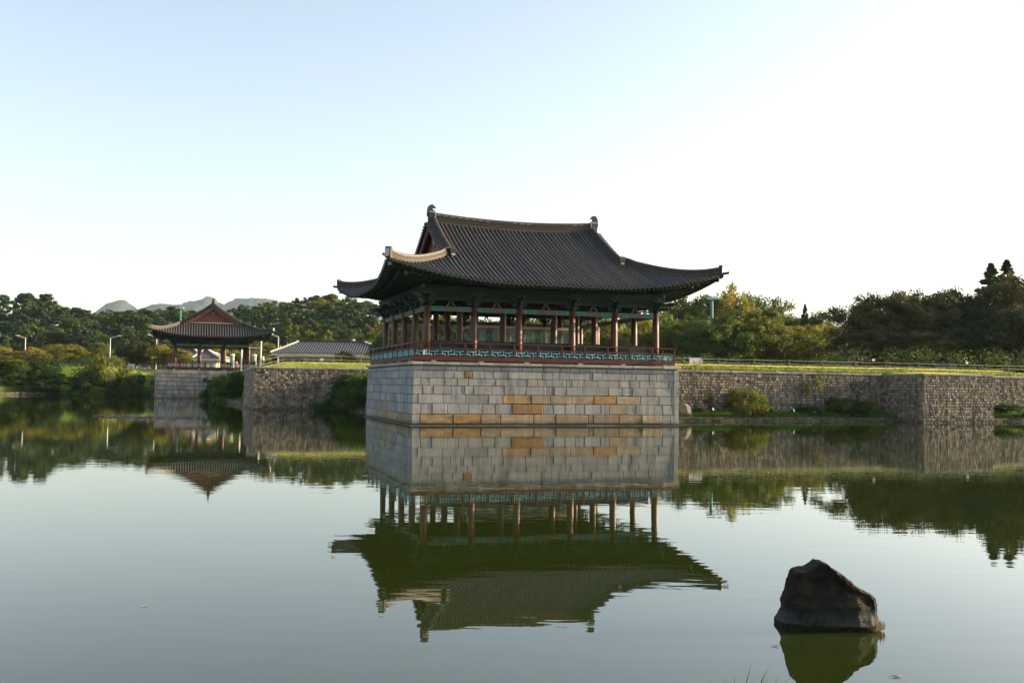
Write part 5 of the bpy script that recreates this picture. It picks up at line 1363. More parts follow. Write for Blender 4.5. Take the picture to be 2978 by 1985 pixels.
# ------------------------------------------------------------------ leaves
def leaves(cen, rad, n, size, rng, up=.35, aspect=.55, flat=1.0):
    """n leaf quads round every centre; returns verts, quads"""
    cen = np.asarray(cen, float); rad = np.asarray(rad, float); K = len(cen)
    d = rng.normal(size=(K, n, 3)); d /= np.linalg.norm(d, axis=2, keepdims=True)
    r = rng.random((K, n, 1)) ** .45
    off = d * r * rad[:, None, None]; off[..., 2] *= flat
    c = (cen[:, None, :] + off).reshape(-1, 3)
    nr = d.reshape(-1, 3) * .7 + rng.normal(size=(K * n, 3)) * .6 + np.array([0, 0, up]); nr /= np.linalg.norm(nr, axis=1, keepdims=True)
    t_ = np.cross(nr, rng.normal(size=(K * n, 3))); t_ /= np.linalg.norm(t_, axis=1, keepdims=True); b = np.cross(nr, t_)
    s = size * (.6 + .8 * rng.random((K * n, 1)))
    P = np.stack([c - t_ * s * .5, c - b * s * aspect * .5 + t_ * s * .05, c + t_ * s * .5, c + b * s * aspect * .5 + t_ * s * .05], 1).reshape(-1, 3)
    Q = np.arange(len(P)).reshape(-1, 4); return P, Q
def crown_mesh(name, mat, kind, h, w_, seed, n=120, size=.42, K=48):
    rng = np.random.default_rng(seed); cs, rs = [], []; flat = .75
    lobes = [(rng.uniform(-.5, .5), rng.uniform(-.5, .5), rng.uniform(.0, .95)) for _ in range(7)]
    if kind == 'broad':
        while len(cs) < K:
            p = rng.normal(size=3); p /= np.linalg.norm(p); r = rng.random() ** .22
            q = p * r; ph = math.atan2(q[1], q[0]); z = q[2]
            lump = 1 + .24 * math.sin(ph * 3 + seed) + .14 * math.sin(ph * 5 + seed * 2 + z * 3)
            x, y = q[0] * w_ / 2 * lump, q[1] * w_ / 2 * lump
            zz_ = h * (.60 + .40 * z * (1 + .12 * math.sin(ph * 2 + seed)))
            if z < -.35 and rng.random() < .5: continue
            cs.append((x, y, zz_)); rs.append(rng.uniform(.075, .125) * w_)
    elif kind == 'cherry':              # flat layered sprays reaching out
        for _ in range(K):
            ph = rng.uniform(0, 2 * math.pi); r = rng.random() ** .6; t_ = rng.random()
            z = h * (.42 + .52 * t_ * (1 - .35 * r)); rr_ = r * w_ / 2 * (1 - .35 * t_)
            cs.append((math.cos(ph) * rr_, math.sin(ph) * rr_, z)); rs.append(rng.uniform(.10, .17) * w_)
        flat = .42
    elif kind == 'pine':
        for _ in range(K):
            ph = rng.uniform(0, 2 * math.pi); t_ = rng.random() ** .8; r = rng.random() ** .6
            rr_ = r * w_ / 2 * (1.05 - .75 * t_ ** 2); z = h * (.38 + .60 * t_)
            cs.append((math.cos(ph) * rr_, math.sin(ph) * rr_, z)); rs.append(rng.uniform(.10, .16) * w_)
        flat = .45
    elif kind == 'spruce':
        for _ in range(K):
            t_ = rng.random(); br = int(t_ * 46); ph = br * 2.4 + rng.choice([0, 3.0]) + rng.uniform(-.5, .5); r = rng.random() ** .5
            rr_ = r * w_ / 2 * (1.01 - t_) ** .95 * (.80 + .38 * ((br * 7) % 11) / 11); z = h * (.08 + .91 * (t_ + rng.uniform(-.01, .01))) - rr_ * .12
            cs.append((math.cos(ph) * rr_, math.sin(ph) * rr_, z)); rs.append((.018 + .085 * (1 - t_) ** .7) * w_)
        flat = .55
    elif kind == 'bush':
        for _ in range(K):
            p = rng.normal(size=3); p /= np.linalg.norm(p); r = rng.random() ** .3; p *= r
            lump = 1 + .18 * math.sin(3 * math.atan2(p[1], p[0]) + seed)
            cs.append((p[0] * w_ / 2 * lump, p[1] * w_ / 2 * lump, max(.08 * h, h * (.36 + .55 * p[2])))); rs.append(rng.uniform(.10, .18) * w_)
        flat = .8
    P, Q = leaves(cs, rs, n, size, rng, flat=flat); P[:, 2] = np.maximum(P[:, 2], .02)
    return np_mesh(name, P, Q, [mat]), cs
def trunk_mesh(h, w_, cs, seed, bark='bark', multi=1, thick=.035):
    rr = random.Random(seed); m_ = MB(); top = h * .72; r0 = h * thick * .6
    for k in range(multi):
        lx, ly = (rr.uniform(-.1, .1) * w_, rr.uniform(-.1, .1) * w_) if multi > 1 else (rr.uniform(-.03, .03) * w_,) * 2
        pts = [(0, 0, -.3), (lx * .3, ly * .3, top * .35), (lx, ly, top * .7), (lx * 1.4, ly * 1.2, top)]
        m_.tube(pts, [r0, r0 * .75, r0 * .5, r0 * .22], 7)
    for c in rr.sample(cs, min(12, len(cs))):
        b = (0, 0, rr.uniform(.25, .5) * h); mid = (c[0] * .45, c[1] * .45, (b[2] + c[2]) / 2 + .04 * h)
        m_.tube([b, mid, c], [r0 * .42, r0 * .28, r0 * .08], 5)
    return m_.mesh('trunk', [bark])
PROTO = {}
def proto(key, kind, mat, h, w_, seeds, **kw):
    bark = kw.pop('bark', 'bark'); multi = kw.pop('multi', 1); out = []
    for s_ in seeds:
        cm, cs = crown_mesh('crown', mat, kind, h, w_, s_, **kw); out.append((cm, trunk_mesh(h, w_, [tuple(map(float, c)) for c in cs], s_, bark, multi), h, w_))
    PROTO[key] = out
proto('hillpine', 'pine', 'leaf_pine', 10, 8, (1, 2, 3, 4), n=70, size=.60, K=46, bark='bark_red')
proto('hillbroad', 'broad', 'leaf_green', 10, 8.5, (5, 6, 7, 8), n=75, size=.60, K=52)
proto('hillolive', 'broad', 'leaf_olive', 10, 8.5, (9, 10), n=75, size=.60, K=52)
proto('cherry', 'cherry', 'leaf_olive', 7, 9, (11, 12, 13, 14), n=110, size=.34, K=60, multi=2)
proto('orange', 'cherry', 'leaf_orange', 6, 7, (15, 16), n=90, size=.36, K=46, multi=2)
proto('right', 'broad', 'leaf_olive', 10, 10, (17, 18, 19), n=130, size=.34, K=90)
proto('rightg', 'broad', 'leaf_green', 10, 10, (27, 28), n=130, size=.34, K=90)
proto('dark', 'broad', 'leaf_dark', 14, 14, (20, 21, 22), n=170, size=.42, K=150)
proto('darkgap', 'broad', 'leaf_dark', 14, 14, (41,), n=150, size=.40, K=85)
proto('spruce', 'spruce', 'leaf_pine', 19, 8, (23, 24), n=60, size=.40, K=420)
proto('bush', 'bush', 'leaf_bush', 3, 4, (25, 26, 29), n=170, size=.17, K=46)
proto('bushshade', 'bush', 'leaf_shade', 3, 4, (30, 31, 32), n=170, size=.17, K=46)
TN = {'n': 0}
def tree(key, X, Y, h, w_, label, cat='tree', name='tree', grp=None, rz=None, i=None, z=None):
    rr = random.Random(TN['n'] * 7 + 3); TN['n'] += 1
    P = PROTO[key]; cm, tm, ph, pw = P[(i if i is not None else rr.randrange(len(P))) % len(P)]
    t = thing(name, label, cat, (X, Y, (gh(X, Y) if z is None else z) - .1), rr.uniform(0, 6.28) if rz is None else rz, grp)
    for (nm, me) in (('crown', cm), ('trunk', tm) if cat != 'shrub' else ('stems', tm)):
        o = link(nm, me, t); o.scale = (w_ / pw, w_ / pw, h / ph)
    return t
# wooded hill: individual trees in rows
SKY = [(-60, 842), (0, 845), (60, 853), (100, 866), (150, 872), (200, 889), (230, 886), (255, 897), (290, 903), (340, 890), (400, 897), (450, 893), (500, 888), (560, 898), (600, 890), (640, 893), (680, 898), (705, 884), (770, 871),
       (800, 862), (830, 873), (870, 864), (900, 857), (920, 852), (945, 862), (965, 851), (1000, 850), (1040, 866), (1060, 872), (1090, 868), (1130, 885), (1300, 920), (1500, 930), (1900, 905), (2300, 925), (2400, 960), (2520, 930), (3080, 920)]
rr = random.Random(77)
lab = {'hillpine': ('pine_tree', 'dark pine of the wooded hill behind the pond, among many alike', 'pines of the wooded hill'),
       'hillbroad': ('broadleaf_tree', 'green broadleaf tree of the wooded hill behind the pond, among many alike', 'broadleaf trees of the wooded hill'),
       'hillolive': ('broadleaf_tree', 'sunlit olive broadleaf tree of the wooded hill behind the pond, among many alike', 'sunlit olive trees of the wooded hill')}
for ri, Y in enumerate((268, 284, 302, 322, 344, 366)):
    F = -440 + rr.uniform(0, 40)
    while F < 3080:
        if (1150 < F < 1900 and ri in (0, 2, 4)) or (F > 1960 and ri in (0, 1, 3, 5)): F += 60; continue
        Yj = Y + rr.uniform(-6, 6); X = xof(F, Yj); z = gh(X, Yj)
        sk = np.interp(F, [p[0] for p in SKY], [p[1] for p in SKY]) + rr.uniform(0, 10)
        ztop = zpx(F, sk, Yj)
        h = rr.uniform(8.5, 12)
        if ri == 5: h = max(6, ztop - z)
        elif z + h > ztop - 1: h = max(5, ztop - z - 1.0)
        left = F < 560
        key = 'hillpine' if rr.random() < (.62 if left else .22) else ('hillolive' if rr.random() < (.25 if left else .42) else 'hillbroad')
        nm, lb, gp = lab[key]
        seg = [sg_ for lim, sg_ in ((-40, 'past the left edge of the view'), (130, 'above the far left street lamp'), (300, 'left of the distant mountain gap'), (470, 'left of the small pavilion roof'), (690, 'behind the small pavilion roof'), (880, 'above the grey tiled building'), (1150, 'just left of the big pavilion'), (1960, 'seen behind the big pavilion'), (9999, 'far behind the right tree row')) if F < lim][0]
        row = 'skyline ' if ri >= 4 else ('upper slope ' if ri >= 2 else 'lower slope ')
        kd = {'hillpine': 'dark pine', 'hillbroad': 'green broadleaf tree', 'hillolive': 'sunlit olive tree'}[key]
        lb = row + kd + ' of the wooded hill, ' + seg; gp = kd + 's, ' + row + seg
        wd = rr.uniform(7, 10.5) * (.9 if ri == 5 else 1)
        tree(key, X, Yj, h, wd, lb, 'tree', nm, gp)
        F += wd * rr.uniform(.62, .92) / Yj * 2868
# crowns that break the skyline on the left
tree('hillpine', xof(70, 330), 330, 13, 9, 'flat topped dark pine breaking the skyline at the far left', 'tree', 'pine_tree', z=gh(xof(70, 330), 330) + 2)
tree('hillpine', xof(128, 345), 345, 12, 10, 'spreading pine with bare flat layers on the left skyline', 'tree', 'pine_tree', z=gh(xof(128, 345), 345) + 1)
# trees along the road at the left
for k, (F, Y, top, wd, key, lb) in enumerate([
    (-12, 226, 995, 8, 'cherry', 'olive layered tree cut by the left edge of the view'), (16, 222, 1012, 6.5, 'orange', 'orange tinted small tree nearest the left edge'),
    (62, 223, 1010, 7.5, 'orange', 'orange brown small tree below the far left lamp'), (98, 226, 1002, 6, 'cherry', 'olive small tree right of the orange pair'),
    (120, 220, 1018, 6.5, 'orange', 'reddish small tree right of the far left lamp'), (155, 236, 990, 9, 'cherry', 'tall olive layered tree behind the blue car'),
    (205, 232, 993, 9, 'cherry', 'broad sunlit olive tree left of the mounded shrub'), (240, 236, 1000, 7.5, 'cherry', 'olive tree between broad sunlit tree and second lamp'),
    (285, 236, 989, 8.5, 'cherry', 'sunlit layered tree left of the second street lamp'), (355, 240, 1003, 9, 'cherry', 'sunlit layered tree right of the second street lamp'),
    (395, 218, 992, 0, 'dark', 'round dark tree over the white van'), (432, 219, 1000, 0, 'dark', 'dark round tree beside the white van, left of the yellow tree'),
    (478, 214, 992, 8, 'cherry', 'golden sunlit tree just left of the small pavilion columns'), (525, 214, 1012, 7, 'cherry', 'low golden tree seen through the left bay of the small pavilion'),
    (640, 232, 1004, 8, 'cherry', 'olive tree seen through the small pavilion behind the kiosk'), (690, 226, 1012, 7.5, 'cherry', 'sunlit tree seen through the right bay of the small pavilion'),
    (745, 222, 1008, 7.5, 'cherry', 'small olive tree behind the tall white post'), (1005, 160, 1012, 4.2, 'cherry', 'thin young tree in front of the grey tiled building'),
    (1085, 235, 985, 9, 'right', 'green tree behind the left railing of the big pavilion')]):
    X = xof(F, Y); h = zpx(F, top, Y) - gh(X, Y)
    tree(key, X, Y, h, wd or 7.5, lb, 'tree', 'tree' if not key.startswith('dark') else 'dark_tree')
# undergrowth along the road so that trunks stand in leaves
def hedge(label, F0, F1, Y, h, key, mat, cat='hedge', name='hedge', dens=1.0, seed=1):
    rng = np.random.default_rng(seed); X0, X1 = xof(F0, Y), xof(F1, Y); n_ = max(4, int((X1 - X0) * 1.1 * dens)); cs = []; rs = []; zz0 = gh((X0 + X1) / 2, Y)
    for i in range(n_):
        x = rng.uniform(X0, X1); y = Y + rng.uniform(-1.2, 1.2); z = gh(x, y) + h * (.35 + .35 * rng.random()); cs.append((x - X0, y - Y, z - zz0)); rs.append(h * rng.uniform(.42, .62))
    P, Q = leaves(cs, rs, 130, .22 if Y < 200 else .34, rng, flat=.8)
    o = link(name, np_mesh(name, P, Q, [mat]), None, (X0, Y, zz0)); tag(o, label, cat); return o
hedge('long dark hedge along the road behind the far left bank', -60, 520, 228, 3.0, '', 'leaf_shade', seed=1)
hedge('dark hedge behind the small pavilion and the kiosk', 520, 790, 240, 3.4, '', 'leaf_shade', seed=2)

# trees right of and behind the big pavilion
for k, (F, Y, top, wd, key, lb) in enumerate([
    (1150, 175, 960, 9, 'rightg', 'green tree seen through the left columns of the big pavilion'), (1225, 165, 935, 10, 'right', 'sunlit tree seen behind the front left corner column'),
    (1300, 160, 917, 10, 'right', 'yellow green tree seen behind the second column bay'), (1385, 168, 915, 10, 'rightg', 'green tree seen past the left end of the glass case'),
    (1470, 172, 925, 11, 'rightg', 'tree seen through the glass case, left half'), (1560, 170, 922, 11, 'right', 'tree seen through the glass case, right half'),
    (1650, 175, 915, 10, 'rightg', 'tree seen past the right end of the glass case'), (1735, 150, 925, 10, 'right', 'golden green tree between the fourth and fifth columns'),
    (1820, 148, 920, 10, 'right', 'golden green tree between the last two front columns'), (1895, 170, 905, 10, 'rightg', 'green tree just behind the right corner column'),
    (1950, 145, 945, 9, 'right', 'low golden tree at the right end of the railing'), (2005, 150, 955, 9, 'right', 'golden tree behind the information board'),
    (2062, 138, 932, 9, 'rightg', 'shaded green tree right of the information board'), (2120, 142, 908, 11, 'right', 'broad golden tree in the middle of the right tree row'),
    (2185, 146, 902, 10, 'right', 'golden tree under the tallest crown of the right tree row'), (2250, 150, 940, 9, 'right', 'golden tree right of the broad golden one'),
    (2310, 150, 948, 9, 'right', 'sunlit yellow green tree in the dip of the skyline'), (2365, 146, 962, 8.5, 'right', 'low yellow green tree below the small fir'),
    (2415, 150, 985, 8, 'rightg', 'low green tree tucked beside the great dark trees'),
    (1975, 205, 868, 10, 'right', 'pale crowned tree on the skyline by the right eave tip'), (2030, 215, 868, 11, 'rightg', 'grey green tree behind the floodlight mast'),
    (2078, 210, 858, 10, 'right', 'tree on the skyline just right of the floodlight mast'), (2127, 206, 838, 8, 'right', 'tallest narrow crown of the right skyline'),
    (2168, 212, 862, 9, 'right', 'crown right of the tallest one on the right skyline'), (2212, 214, 866, 9, 'rightg', 'feathery topped tree on the right skyline'),
    (2262, 210, 876, 9, 'right', 'rounded crown left of the small fir on the skyline'), (2300, 212, 905, 8, 'rightg', 'low crown left of the small fir'),
    (2375, 205, 915, 8, 'right', 'open crowned tree right of the small fir'), (2418, 210, 938, 7, 'rightg', 'thin crown against the sky beside the great dark trees')]):
    X = xof(F, Y); h = zpx(F, top, Y) - gh(X, Y)
    tree(key, X, Y, h, wd * (1.45 if Y > 200 else 1.1), lb, 'tree', 'tree')
X = xof(2342, 190); tree('spruce', X, 190, zpx(2342, 882, 190) - gh(X, 190), 6, 'small pointed fir standing alone on the right skyline', 'tree', 'fir_tree')
for (F, Y, top, wd, key, lb, nm) in [
    (2492, 120, 872, 10.5, 'darkgap', 'great dark tree at the left end of the dark group, with gaps of sky', 'dark_tree'), (2560, 124, 862, 9.5, 'dark', 'great dark tree second from the left of the dark group', 'dark_tree'),
    (2640, 122, 848, 11, 'dark', 'great dark tree with the highest round crown of the dark group', 'dark_tree'), (2715, 126, 838, 11, 'dark', 'great dark tree right of the highest round crown', 'dark_tree'),
    (2800, 124, 858, 10, 'dark', 'dark tree at the foot of the two tall firs', 'dark_tree'), (2860, 118, 900, 8, 'dark', 'lower dark tree in front of the two tall firs', 'dark_tree'),
    (2990, 122, 800, 11, 'dark', 'dark tree cut by the right edge of the view', 'dark_tree'), (2935, 116, 905, 8, 'dark', 'low dark tree below the right fir', 'dark_tree'),
    (2885, 128, 762, 12, 'spruce', 'tall dark fir, left one of the pair at the right', 'fir_tree'), (2932, 130, 752, 11.5, 'spruce', 'tall dark fir, right one of the pair at the right', 'fir_tree'),
    (2530, 116, 960, 8, 'dark', 'low dark tree filling under the left end of the dark group', 'dark_tree'), (2620, 115, 960, 8, 'dark', 'low dark tree under the highest round crown', 'dark_tree'),
    (2700, 115, 965, 8, 'dark', 'low dark tree in the middle foot of the dark group', 'dark_tree'), (2785, 115, 955, 8, 'dark', 'low dark tree right of the middle foot of the dark group', 'dark_tree')]:
    Y += 7; X = xof(F, Y); h = zpx(F, top, Y) - gh(X, Y); tree(key, X, Y, h, wd, lb, 'tree', nm)
hedge('dark hedge under the great trees behind the right rope fence', 2400, 3080, 112, 3.2, '', 'leaf_pine', seed=3)
hedge('green undergrowth below the golden trees right of the big pavilion', 1700, 2420, 132, 2.6, '', 'leaf_shade', seed=4)
hedge('green undergrowth seen through the columns of the big pavilion', 1080, 1700, 150, 3.0, '', 'leaf_shade', seed=5)

# ------------------------------------------------------------------ shrubs
def shrub(F, b, h, w_, lb, key='bush', Y=None):
    if Y is None: x, y = ab_pt(F, b)
    else: x, y = xof(F, Y), Y
    return tree(key, x, y, h, w_, lb, 'shrub', 'shrub')
shrub(2175, 9.35, 2.45, 3.3, 'large round yellow green shrub in front of the long right wall')
shrub(2228, 9.1, 1.35, 1.7, 'low green shrub at the right foot of the large round shrub', 'bushshade')
shrub(2345, 9.6, 1.1, 2.3, 'small green shrub in front of the middle of the right wall', 'bushshade')
shrub(2440, 9.3, 1.9, 2.6, 'brownish shrub by the wall left of the bastion', 'bush')
shrub(2480, 9.1, 1.7, 2.6, 'loose green shrub by the wall nearest the bastion', 'bushshade')
shrub(2530, 9.5, 1.5, 1.6, 'small shrub in the inner corner of the bastion', 'bush')
shrub(2940, 9.4, 1.3, 3.4, 'dark low shrub right of the bastion', 'bushshade')
shrub(2035, 9.5, .7, 1.6, 'weedy low tuft of green at the right foot of the big base', 'bushshade')
for (F, b, h, w_, lb) in ((960, 34.5, 3.0, 3.8, 'dark round shrub at the left end of the bank left of the big base'), (1010, 33.0, 3.3, 4.2, 'tall dark green shrub in the middle of the bank left of the big base'),
                          (1058, 31, 3.6, 4.4, 'tall dark shrub touching the left face of the big base'), (985, 31.6, 1.6, 3.0, 'low dark shrub in front of the taller ones left of the big base'), (1030, 36, 3.4, 4.2, 'dark shrub behind the others against the left rubble wall')):
    shrub(F, b, h, w_, lb, 'bushshade')
for (F, b, h, w_, lb) in ((615, 92, 2.6, 3.2, 'thin leafy shrub leaning over the small base'), (638, 86, 3.6, 4.4, 'green shrub left of the pair beside the rubble wall corner'), (668, 78, 3.8, 4.8, 'rounded green shrub between the small base and the rubble wall'),
                          (700, 68, 3.8, 4.4, 'green shrub touching the left face of the rubble wall'), (655, 73, 2.4, 3.6, 'low dark shrub above the curving kerb')):
    shrub(F, b, h, w_, lb, 'bushshade')
def vine(F, b, z0, z1, w_, label, mat, seed):
    rng = np.random.default_rng(seed); x, y = ab_pt(F, b); n_ = 26; zz_ = rng.uniform(z0, z1, n_); cs = [(UX * u - .03, UY * u - .06, z) for u, z in zip(rng.normal(0, w_ * .4, n_) * (.4 + .6 * (zz_ - z0) / (z1 - z0)), zz_)]
    P, Q = leaves(cs, [.16] * n_, 26, .09, rng, flat=1.2)
    o = link('climbing_plant', np_mesh('climbing_plant', P, Q, [mat]), None, (x, y, 0)); tag(o, label, 'climbing plant')
vine(2386, 10.24, 2.4, 4.1, .9, 'yellow green creeper hanging from the coping in the middle of the right wall', 'leaf_olive', 3)
vine(2350, 10.22, 2.0, 3.2, .8, 'thin yellowish creeper low on the right wall beside the hanging one', 'leaf_bush', 4)
vine(2495, 10.22, 1.2, 3.6, 1.3, 'dark green creeper on the right wall next to the bastion', 'leaf_shade', 5)
vine(2068, 10.22, 1.0, 2.4, .9, 'faint green creeper on the right wall above the first floodlight', 'leaf_shade', 6)
# left bank shrubs
for (F, Y, h, w_, key, lb) in ((312, 184, 9.8, 9.5, 'bush', 'great mounded golden green shrub on the far left bank'), (272, 182, 6.8, 8, 'bush', 'dark green shrub left of the great golden mound'), (360, 187, 6.4, 7, 'bush', 'golden shrub right of the great mound'),
                               (235, 179, 4.6, 8, 'bushshade', 'wide dark shrub overhanging the water left of the mound'), (395, 192, 3.4, 4.4, 'bush', 'small golden shrub at the edge of the open grass slope'),
                               (180, 181, 3.4, 7.5, 'bushshade', 'dark shrub at the waterline of the far left bank'), (120, 184, 4.0, 8, 'bush', 'sunlit shrub in the hedge line above the far left bank'), (70, 182, 3.9, 8, 'bush', 'second sunlit shrub from the left edge above the bank'),
                               (15, 182, 3.8, 8, 'bush', 'sunlit shrub at the left edge above the bank'), (45, 178, 2.4, 6, 'bushshade', 'low shaded shrub near the left edge by the water'), (130, 178, 2.4, 7, 'bushshade', 'low shaded shrub below the sunlit hedge line'), (-40, 181, 3.8, 8, 'bush', 'sunlit shrub just past the left edge of the view'),
                               (290, 176.5, 3.4, 5, 'bush', 'small yellow tipped shrub at the foot of the great mound'), (345, 178.5, 3.6, 6, 'bushshade', 'dark shrub at the waterline below the great mound')):
    shrub(F, 0, h, w_, lb, key, Y)

# ------------------------------------------------------------------ grass
def grassmesh(name, pts, h, w_, mat, seed, lean=.5):
    rng = np.random.default_rng(seed); n = len(pts); pts = np.asarray(pts, float)
    ang = rng.uniform(0, 2 * np.pi, n); hh = h * rng.uniform(.5, 1.2, n); ww = w_ * rng.uniform(.7, 1.3, n)
    dx, dy = np.cos(ang), np.sin(ang); lx, ly = rng.normal(0, lean, n) * hh, rng.normal(0, lean, n) * hh
    a_ = pts + np.stack([-dx * ww, -dy * ww, np.zeros(n)], 1); b_ = pts + np.stack([dx * ww, dy * ww, np.zeros(n)], 1)
    c_ = pts + np.stack([lx * .4 + dx * ww * .6, ly * .4 + dy * ww * .6, hh * .6], 1); d_ = pts + np.stack([lx, ly, hh], 1)
    V = np.stack([a_, b_, c_, d_], 1).reshape(-1, 3); Q = np.arange(4 * n).reshape(-1, 4)
    return np_mesh(name, V, Q, [mat])
def strip_pts(n, a0, a1, b0, b1, seed):
    rng = np.random.default_rng(seed); a = rng.uniform(a0, a1, n); b = rng.uniform(b0, b1, n); z = height(a, b)
    return np.stack([CX + a * UX + b * VX, CY + a * UY + b * VY, z - .02], 1)[z > .2]
for (nm, n, r, h, mat, w_) in (('grass', 42000, (19.5, 62, 12.6, 15.5), .20, 'blade', .02), ('grass', 36000, (19.5, 62, 10.75, 12.9), .32, 'blade_mid', .02), ('grass', 9000, (45.9, 51.9, 6.0, 11), .16, 'blade', .02), ('grass', 22000, (-7.2, 16, 38.1, 48), .16, 'blade', .022),
                               ('grass', 14000, (19.6, 45, 8.5, 10.2), .28, 'blade_green', .016), ('grass', 12000, (54.3, 66, 8.5, 10.2), .3, 'blade_green', .016), ('grass', 12000, (-1, 6, 18, 37), .3, 'blade_green', .02),
                               ('grass', 16000, (-11.5, -6.5, 55, 103), .3, 'blade_green', .02), ('grass', 26000, (-40, -19, 123, 150), .28, 'blade_green', .04), ('grass', 9000, (-16, -5, 45, 60), .16, 'blade', .03)):
    P_ = strip_pts(n, *r, seed=int(n + r[0]))
    if len(P_): o = link(nm, grassmesh(nm, P_, h, w_, mat, n), None); o['kind'] = 'stuff'
# reed tuft on the near bank
t = thing('reed_tuft', 'thin green reed blades poking up at the lower edge, left of the foreground rock', 'reeds', (xof(2172, 5.0), 5.0, .9))
rr = random.Random(3)
for k in range(22):
    x0 = rr.uniform(-.09, .07); a_ = rr.gauss(.08, .16); l_ = rr.uniform(.27, .40) + (.05 if abs(x0) < .03 else 0); y0 = rr.uniform(-.05, .05)
    p = Vector((x0, y0, 0)); w_ = .0045; m_ = MB(); pv = []
    for f in (0, .4, .75, 1): pv.append(p + Vector((math.sin(a_) * l_ * f * (.5 + .6 * f), 0, l_ * f * (1 - .1 * f))))
    vs = []; 
    for f, q in zip((1, .9, .6, .05), pv): vs += [q + Vector((-w_ * f, 0, 0)), q + Vector((w_ * f, .001, 0))]
    m_.add(vs, [(0, 1, 3, 2), (2, 3, 5, 4), (4, 5, 7, 6)]); m_.build('reed_blade', 'blade_green', t)
# lily pads far out
rng = np.random.default_rng(8); m_ = MB()
for k in range(520):
    f = rng.random(); Fx = 279 + 309 * f; Yy = 73.5 + rng.normal(0, .9 + 1.3 * math.sin(f * 3.1)); x = xof(Fx, Yy); r_ = rng.uniform(.09, .18)
    tl = rng.uniform(0, .03); m_.add([(x + r_ * math.cos(q), Yy + r_ * math.sin(q), .02 + tl * (q > 3)) for q in np.linspace(.3, 6.0, 8)], [tuple(range(8))])
lp = m_.build('lily_pads', 'lily', None); lp['kind'] = 'stuff'
# bits of floating twig and leaf
def floater(F, Fy, n_, ln, label, seed, cat='floating twig', nm='floating_twig'):
    rr = random.Random(seed); hor = 1121.8 + .013 * (F - 1489); D = 2868 * EYE / (Fy - hor); t = thing(nm, label, cat, (xof(F, D), D, .004))
    for k in range(n_):
        a_ = rr.uniform(0, 6.28); m_ = MB(); m_.tube([(0, 0, 0), (math.cos(a_) * ln * .5, math.sin(a_) * ln * .5, .01), (math.cos(a_ + .2) * ln, math.sin(a_ + .2) * ln, .002)], [.004, .003, .0015], 5)
        m_.build('twig', 'post', t)
floater(2605, 1957, 5, .07, 'tiny twig floating near the lower right corner', 4)
floater(449, 1753, 2, .09, 'pale twig floating alone in the lower left water', 5)
floater(2257, 1868, 3, .05, 'pale speck of plant floating left of the rock reflection', 6)

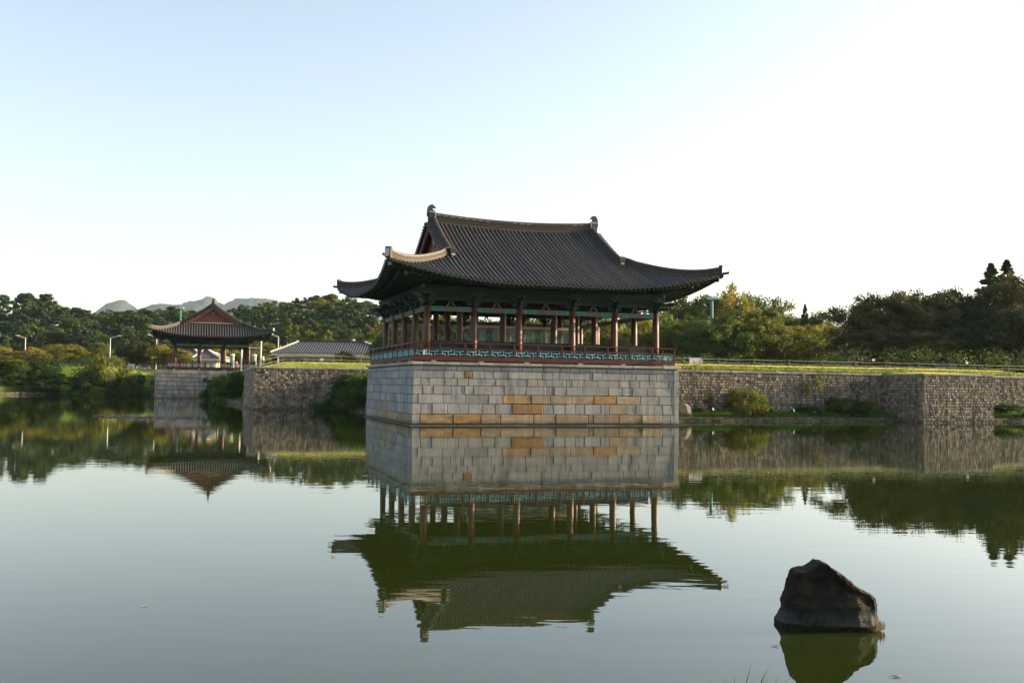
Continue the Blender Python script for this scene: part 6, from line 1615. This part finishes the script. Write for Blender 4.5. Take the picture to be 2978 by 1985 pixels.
# ------------------------------------------------------------------ people
def person(loc, rz, label, top, legs, pose='stand', hgt=1.70):
    """one continuous skinned body, clothing and hair as children"""
    t = thing('person', label, 'person', loc, rz)
    k = hgt / 1.75
    if pose == 'stand':
        J = dict(pel=(0, 0, .95), sp=(0, -.01, 1.2), ch=(0, 0, 1.38), nk=(0, 0, 1.50), hd=(0, -.02, 1.60), tp=(0, -.01, 1.72),
                 sl=(-.19, 0, 1.42), el=(-.25, .02, 1.14), wl=(-.24, -.10, .90), hl=(-.235, -.13, .82), sr=(.19, 0, 1.42), er=(.25, .02, 1.14), wr=(.24, -.10, .90), hr=(.235, -.13, .82),
                 il=(-.10, 0, .90), kl=(-.11, -.02, .50), al=(-.11, .02, .09), tl=(-.12, -.13, .04), ir=(.10, 0, .90), kr=(.11, -.02, .50), ar=(.11, .02, .09), tr=(.12, -.13, .04))
    else:
        J = dict(pel=(0, 0, .48), sp=(0, -.04, .72), ch=(0, -.08, .92), nk=(0, -.11, 1.04), hd=(0, -.15, 1.13), tp=(0, -.15, 1.25),
                 sl=(-.19, -.08, .95), el=(-.24, -.16, .68), wl=(-.16, -.38, .60), hl=(-.13, -.46, .60), sr=(.19, -.08, .95), er=(.24, -.16, .68), wr=(.16, -.38, .60), hr=(.13, -.46, .60),
                 il=(-.10, -.05, .48), kl=(-.13, -.46, .50), al=(-.13, -.44, .09), tl=(-.13, -.58, .04), ir=(.10, -.05, .48), kr=(.13, -.46, .50), ar=(.13, -.44, .09), tr=(.13, -.58, .04))
    Rr = dict(pel=.14, sp=.125, ch=.145, nk=.055, hd=.095, tp=.07, sl=.06, el=.043, wl=.028, hl=.035, sr=.06, er=.043, wr=.028, hr=.035, il=.09, kl=.058, al=.04, tl=.035, ir=.09, kr=.058, ar=.04, tr=.035)
    E = [('pel', 'sp'), ('sp', 'ch'), ('ch', 'nk'), ('nk', 'hd'), ('hd', 'tp'), ('ch', 'sl'), ('sl', 'el'), ('el', 'wl'), ('wl', 'hl'), ('ch', 'sr'), ('sr', 'er'), ('er', 'wr'), ('wr', 'hr'), ('pel', 'il'), ('il', 'kl'), ('kl', 'al'), ('al', 'tl'), ('pel', 'ir'), ('ir', 'kr'), ('kr', 'ar'), ('ar', 'tr')]
    def skin(nm, keys, mat, infl=0.0):
        ks = [q for q in J if q in keys]; me = bpy.data.meshes.new(nm); me.from_pydata([tuple(c * k for c in J[q]) for q in ks], [(ks.index(a_), ks.index(b_)) for a_, b_ in E if a_ in ks and b_ in ks], [])
        o = link(nm, me, t); me.materials.append(M[mat]); sk_ = o.modifiers.new('skin', 'SKIN')
        for i, q in enumerate(ks): me.skin_vertices[0].data[i].radius = ((Rr[q] + infl) * k,) * 2; me.skin_vertices[0].data[i].use_root = (i == 0)
        o.modifiers.new('sub', 'SUBSURF').render_levels = 1; return o
    skin('body', set(J), 'skin')
    skin('shirt', {'pel', 'sp', 'ch', 'sl', 'el', 'sr', 'er'}, top, .016)
    skin('trousers', {'pel', 'il', 'kl', 'al', 'ir', 'kr', 'ar'}, legs, .014)
    hx, hy, hz_ = [c * k for c in J['hd']]; m_ = MB(); m_.lathe([(.08, -.03), (.112, .03), (.115, .09), (.085, .145), (.03, .165)], 10, (hx, hy + .012, hz_)); m_.build('hair', 'hair', t, smooth=True)
    m_ = MB(); m_.lathe([(.004, -.02), (.014, -.02), (.010, .02)], 6, (hx, hy - .105 * k, hz_ + .01)); m_.build('nose', 'skin', t)
    return t
c = G(4.9, 5.9, 4.6); person(c, ROT + math.pi * .9, 'person in dark clothes standing behind the low screen, head showing between columns', 'cloth_dark', 'cloth_dark')
c = G(2.6, 6.6, 4.6); person(c, ROT + 2.0, 'person mostly hidden by the left inner column of the big pavilion', 'cloth_dark', 'cloth_dark', hgt=1.62)
x, y = ab_pt(674, 106); person((x, y, 5.08), ROT, 'person in dark jacket sitting at the rail of the small pavilion', 'cloth_blue', 'cloth_dark', 'sit')
x, y = ab_pt(688, 106.4); person((x, y, 5.08), ROT + .8, 'person in orange top sitting beside the one in a dark jacket', 'cloth_orange', 'cloth_white', 'sit')
x, y = ab_pt(766, 64); person((x, y, gh(x, y)), ROT + 1.2, 'person in pale blue shirt walking on the lawn near the tall white post', 'cloth_white', 'cloth_blue', hgt=1.66)
for (x_, w__) in ((0, 0),):
    x, y = ab_pt(681, 106.6); t = thing('bench', 'low dark bench under the two seated people in the small pavilion', 'bench', (x, y, 5.08), ROT)
    m_ = MB(); m_.box(-1.1, 1.1, -.2, .25, .33, .38); m_.build('seat', 'floor', t)
    for e in (-.95, .95): m_ = MB(); m_.box(e - .04, e + .04, -.18, .22, 0, .329); m_.build('leg', 'floor', t)

# ------------------------------------------------------------------ air
mb = MB(); mb.box(-3600, 3600, -80, 5400, -2.6, 420); hz_o = mb.build('haze', 'haze'); hz_o['kind'] = 'stuff'
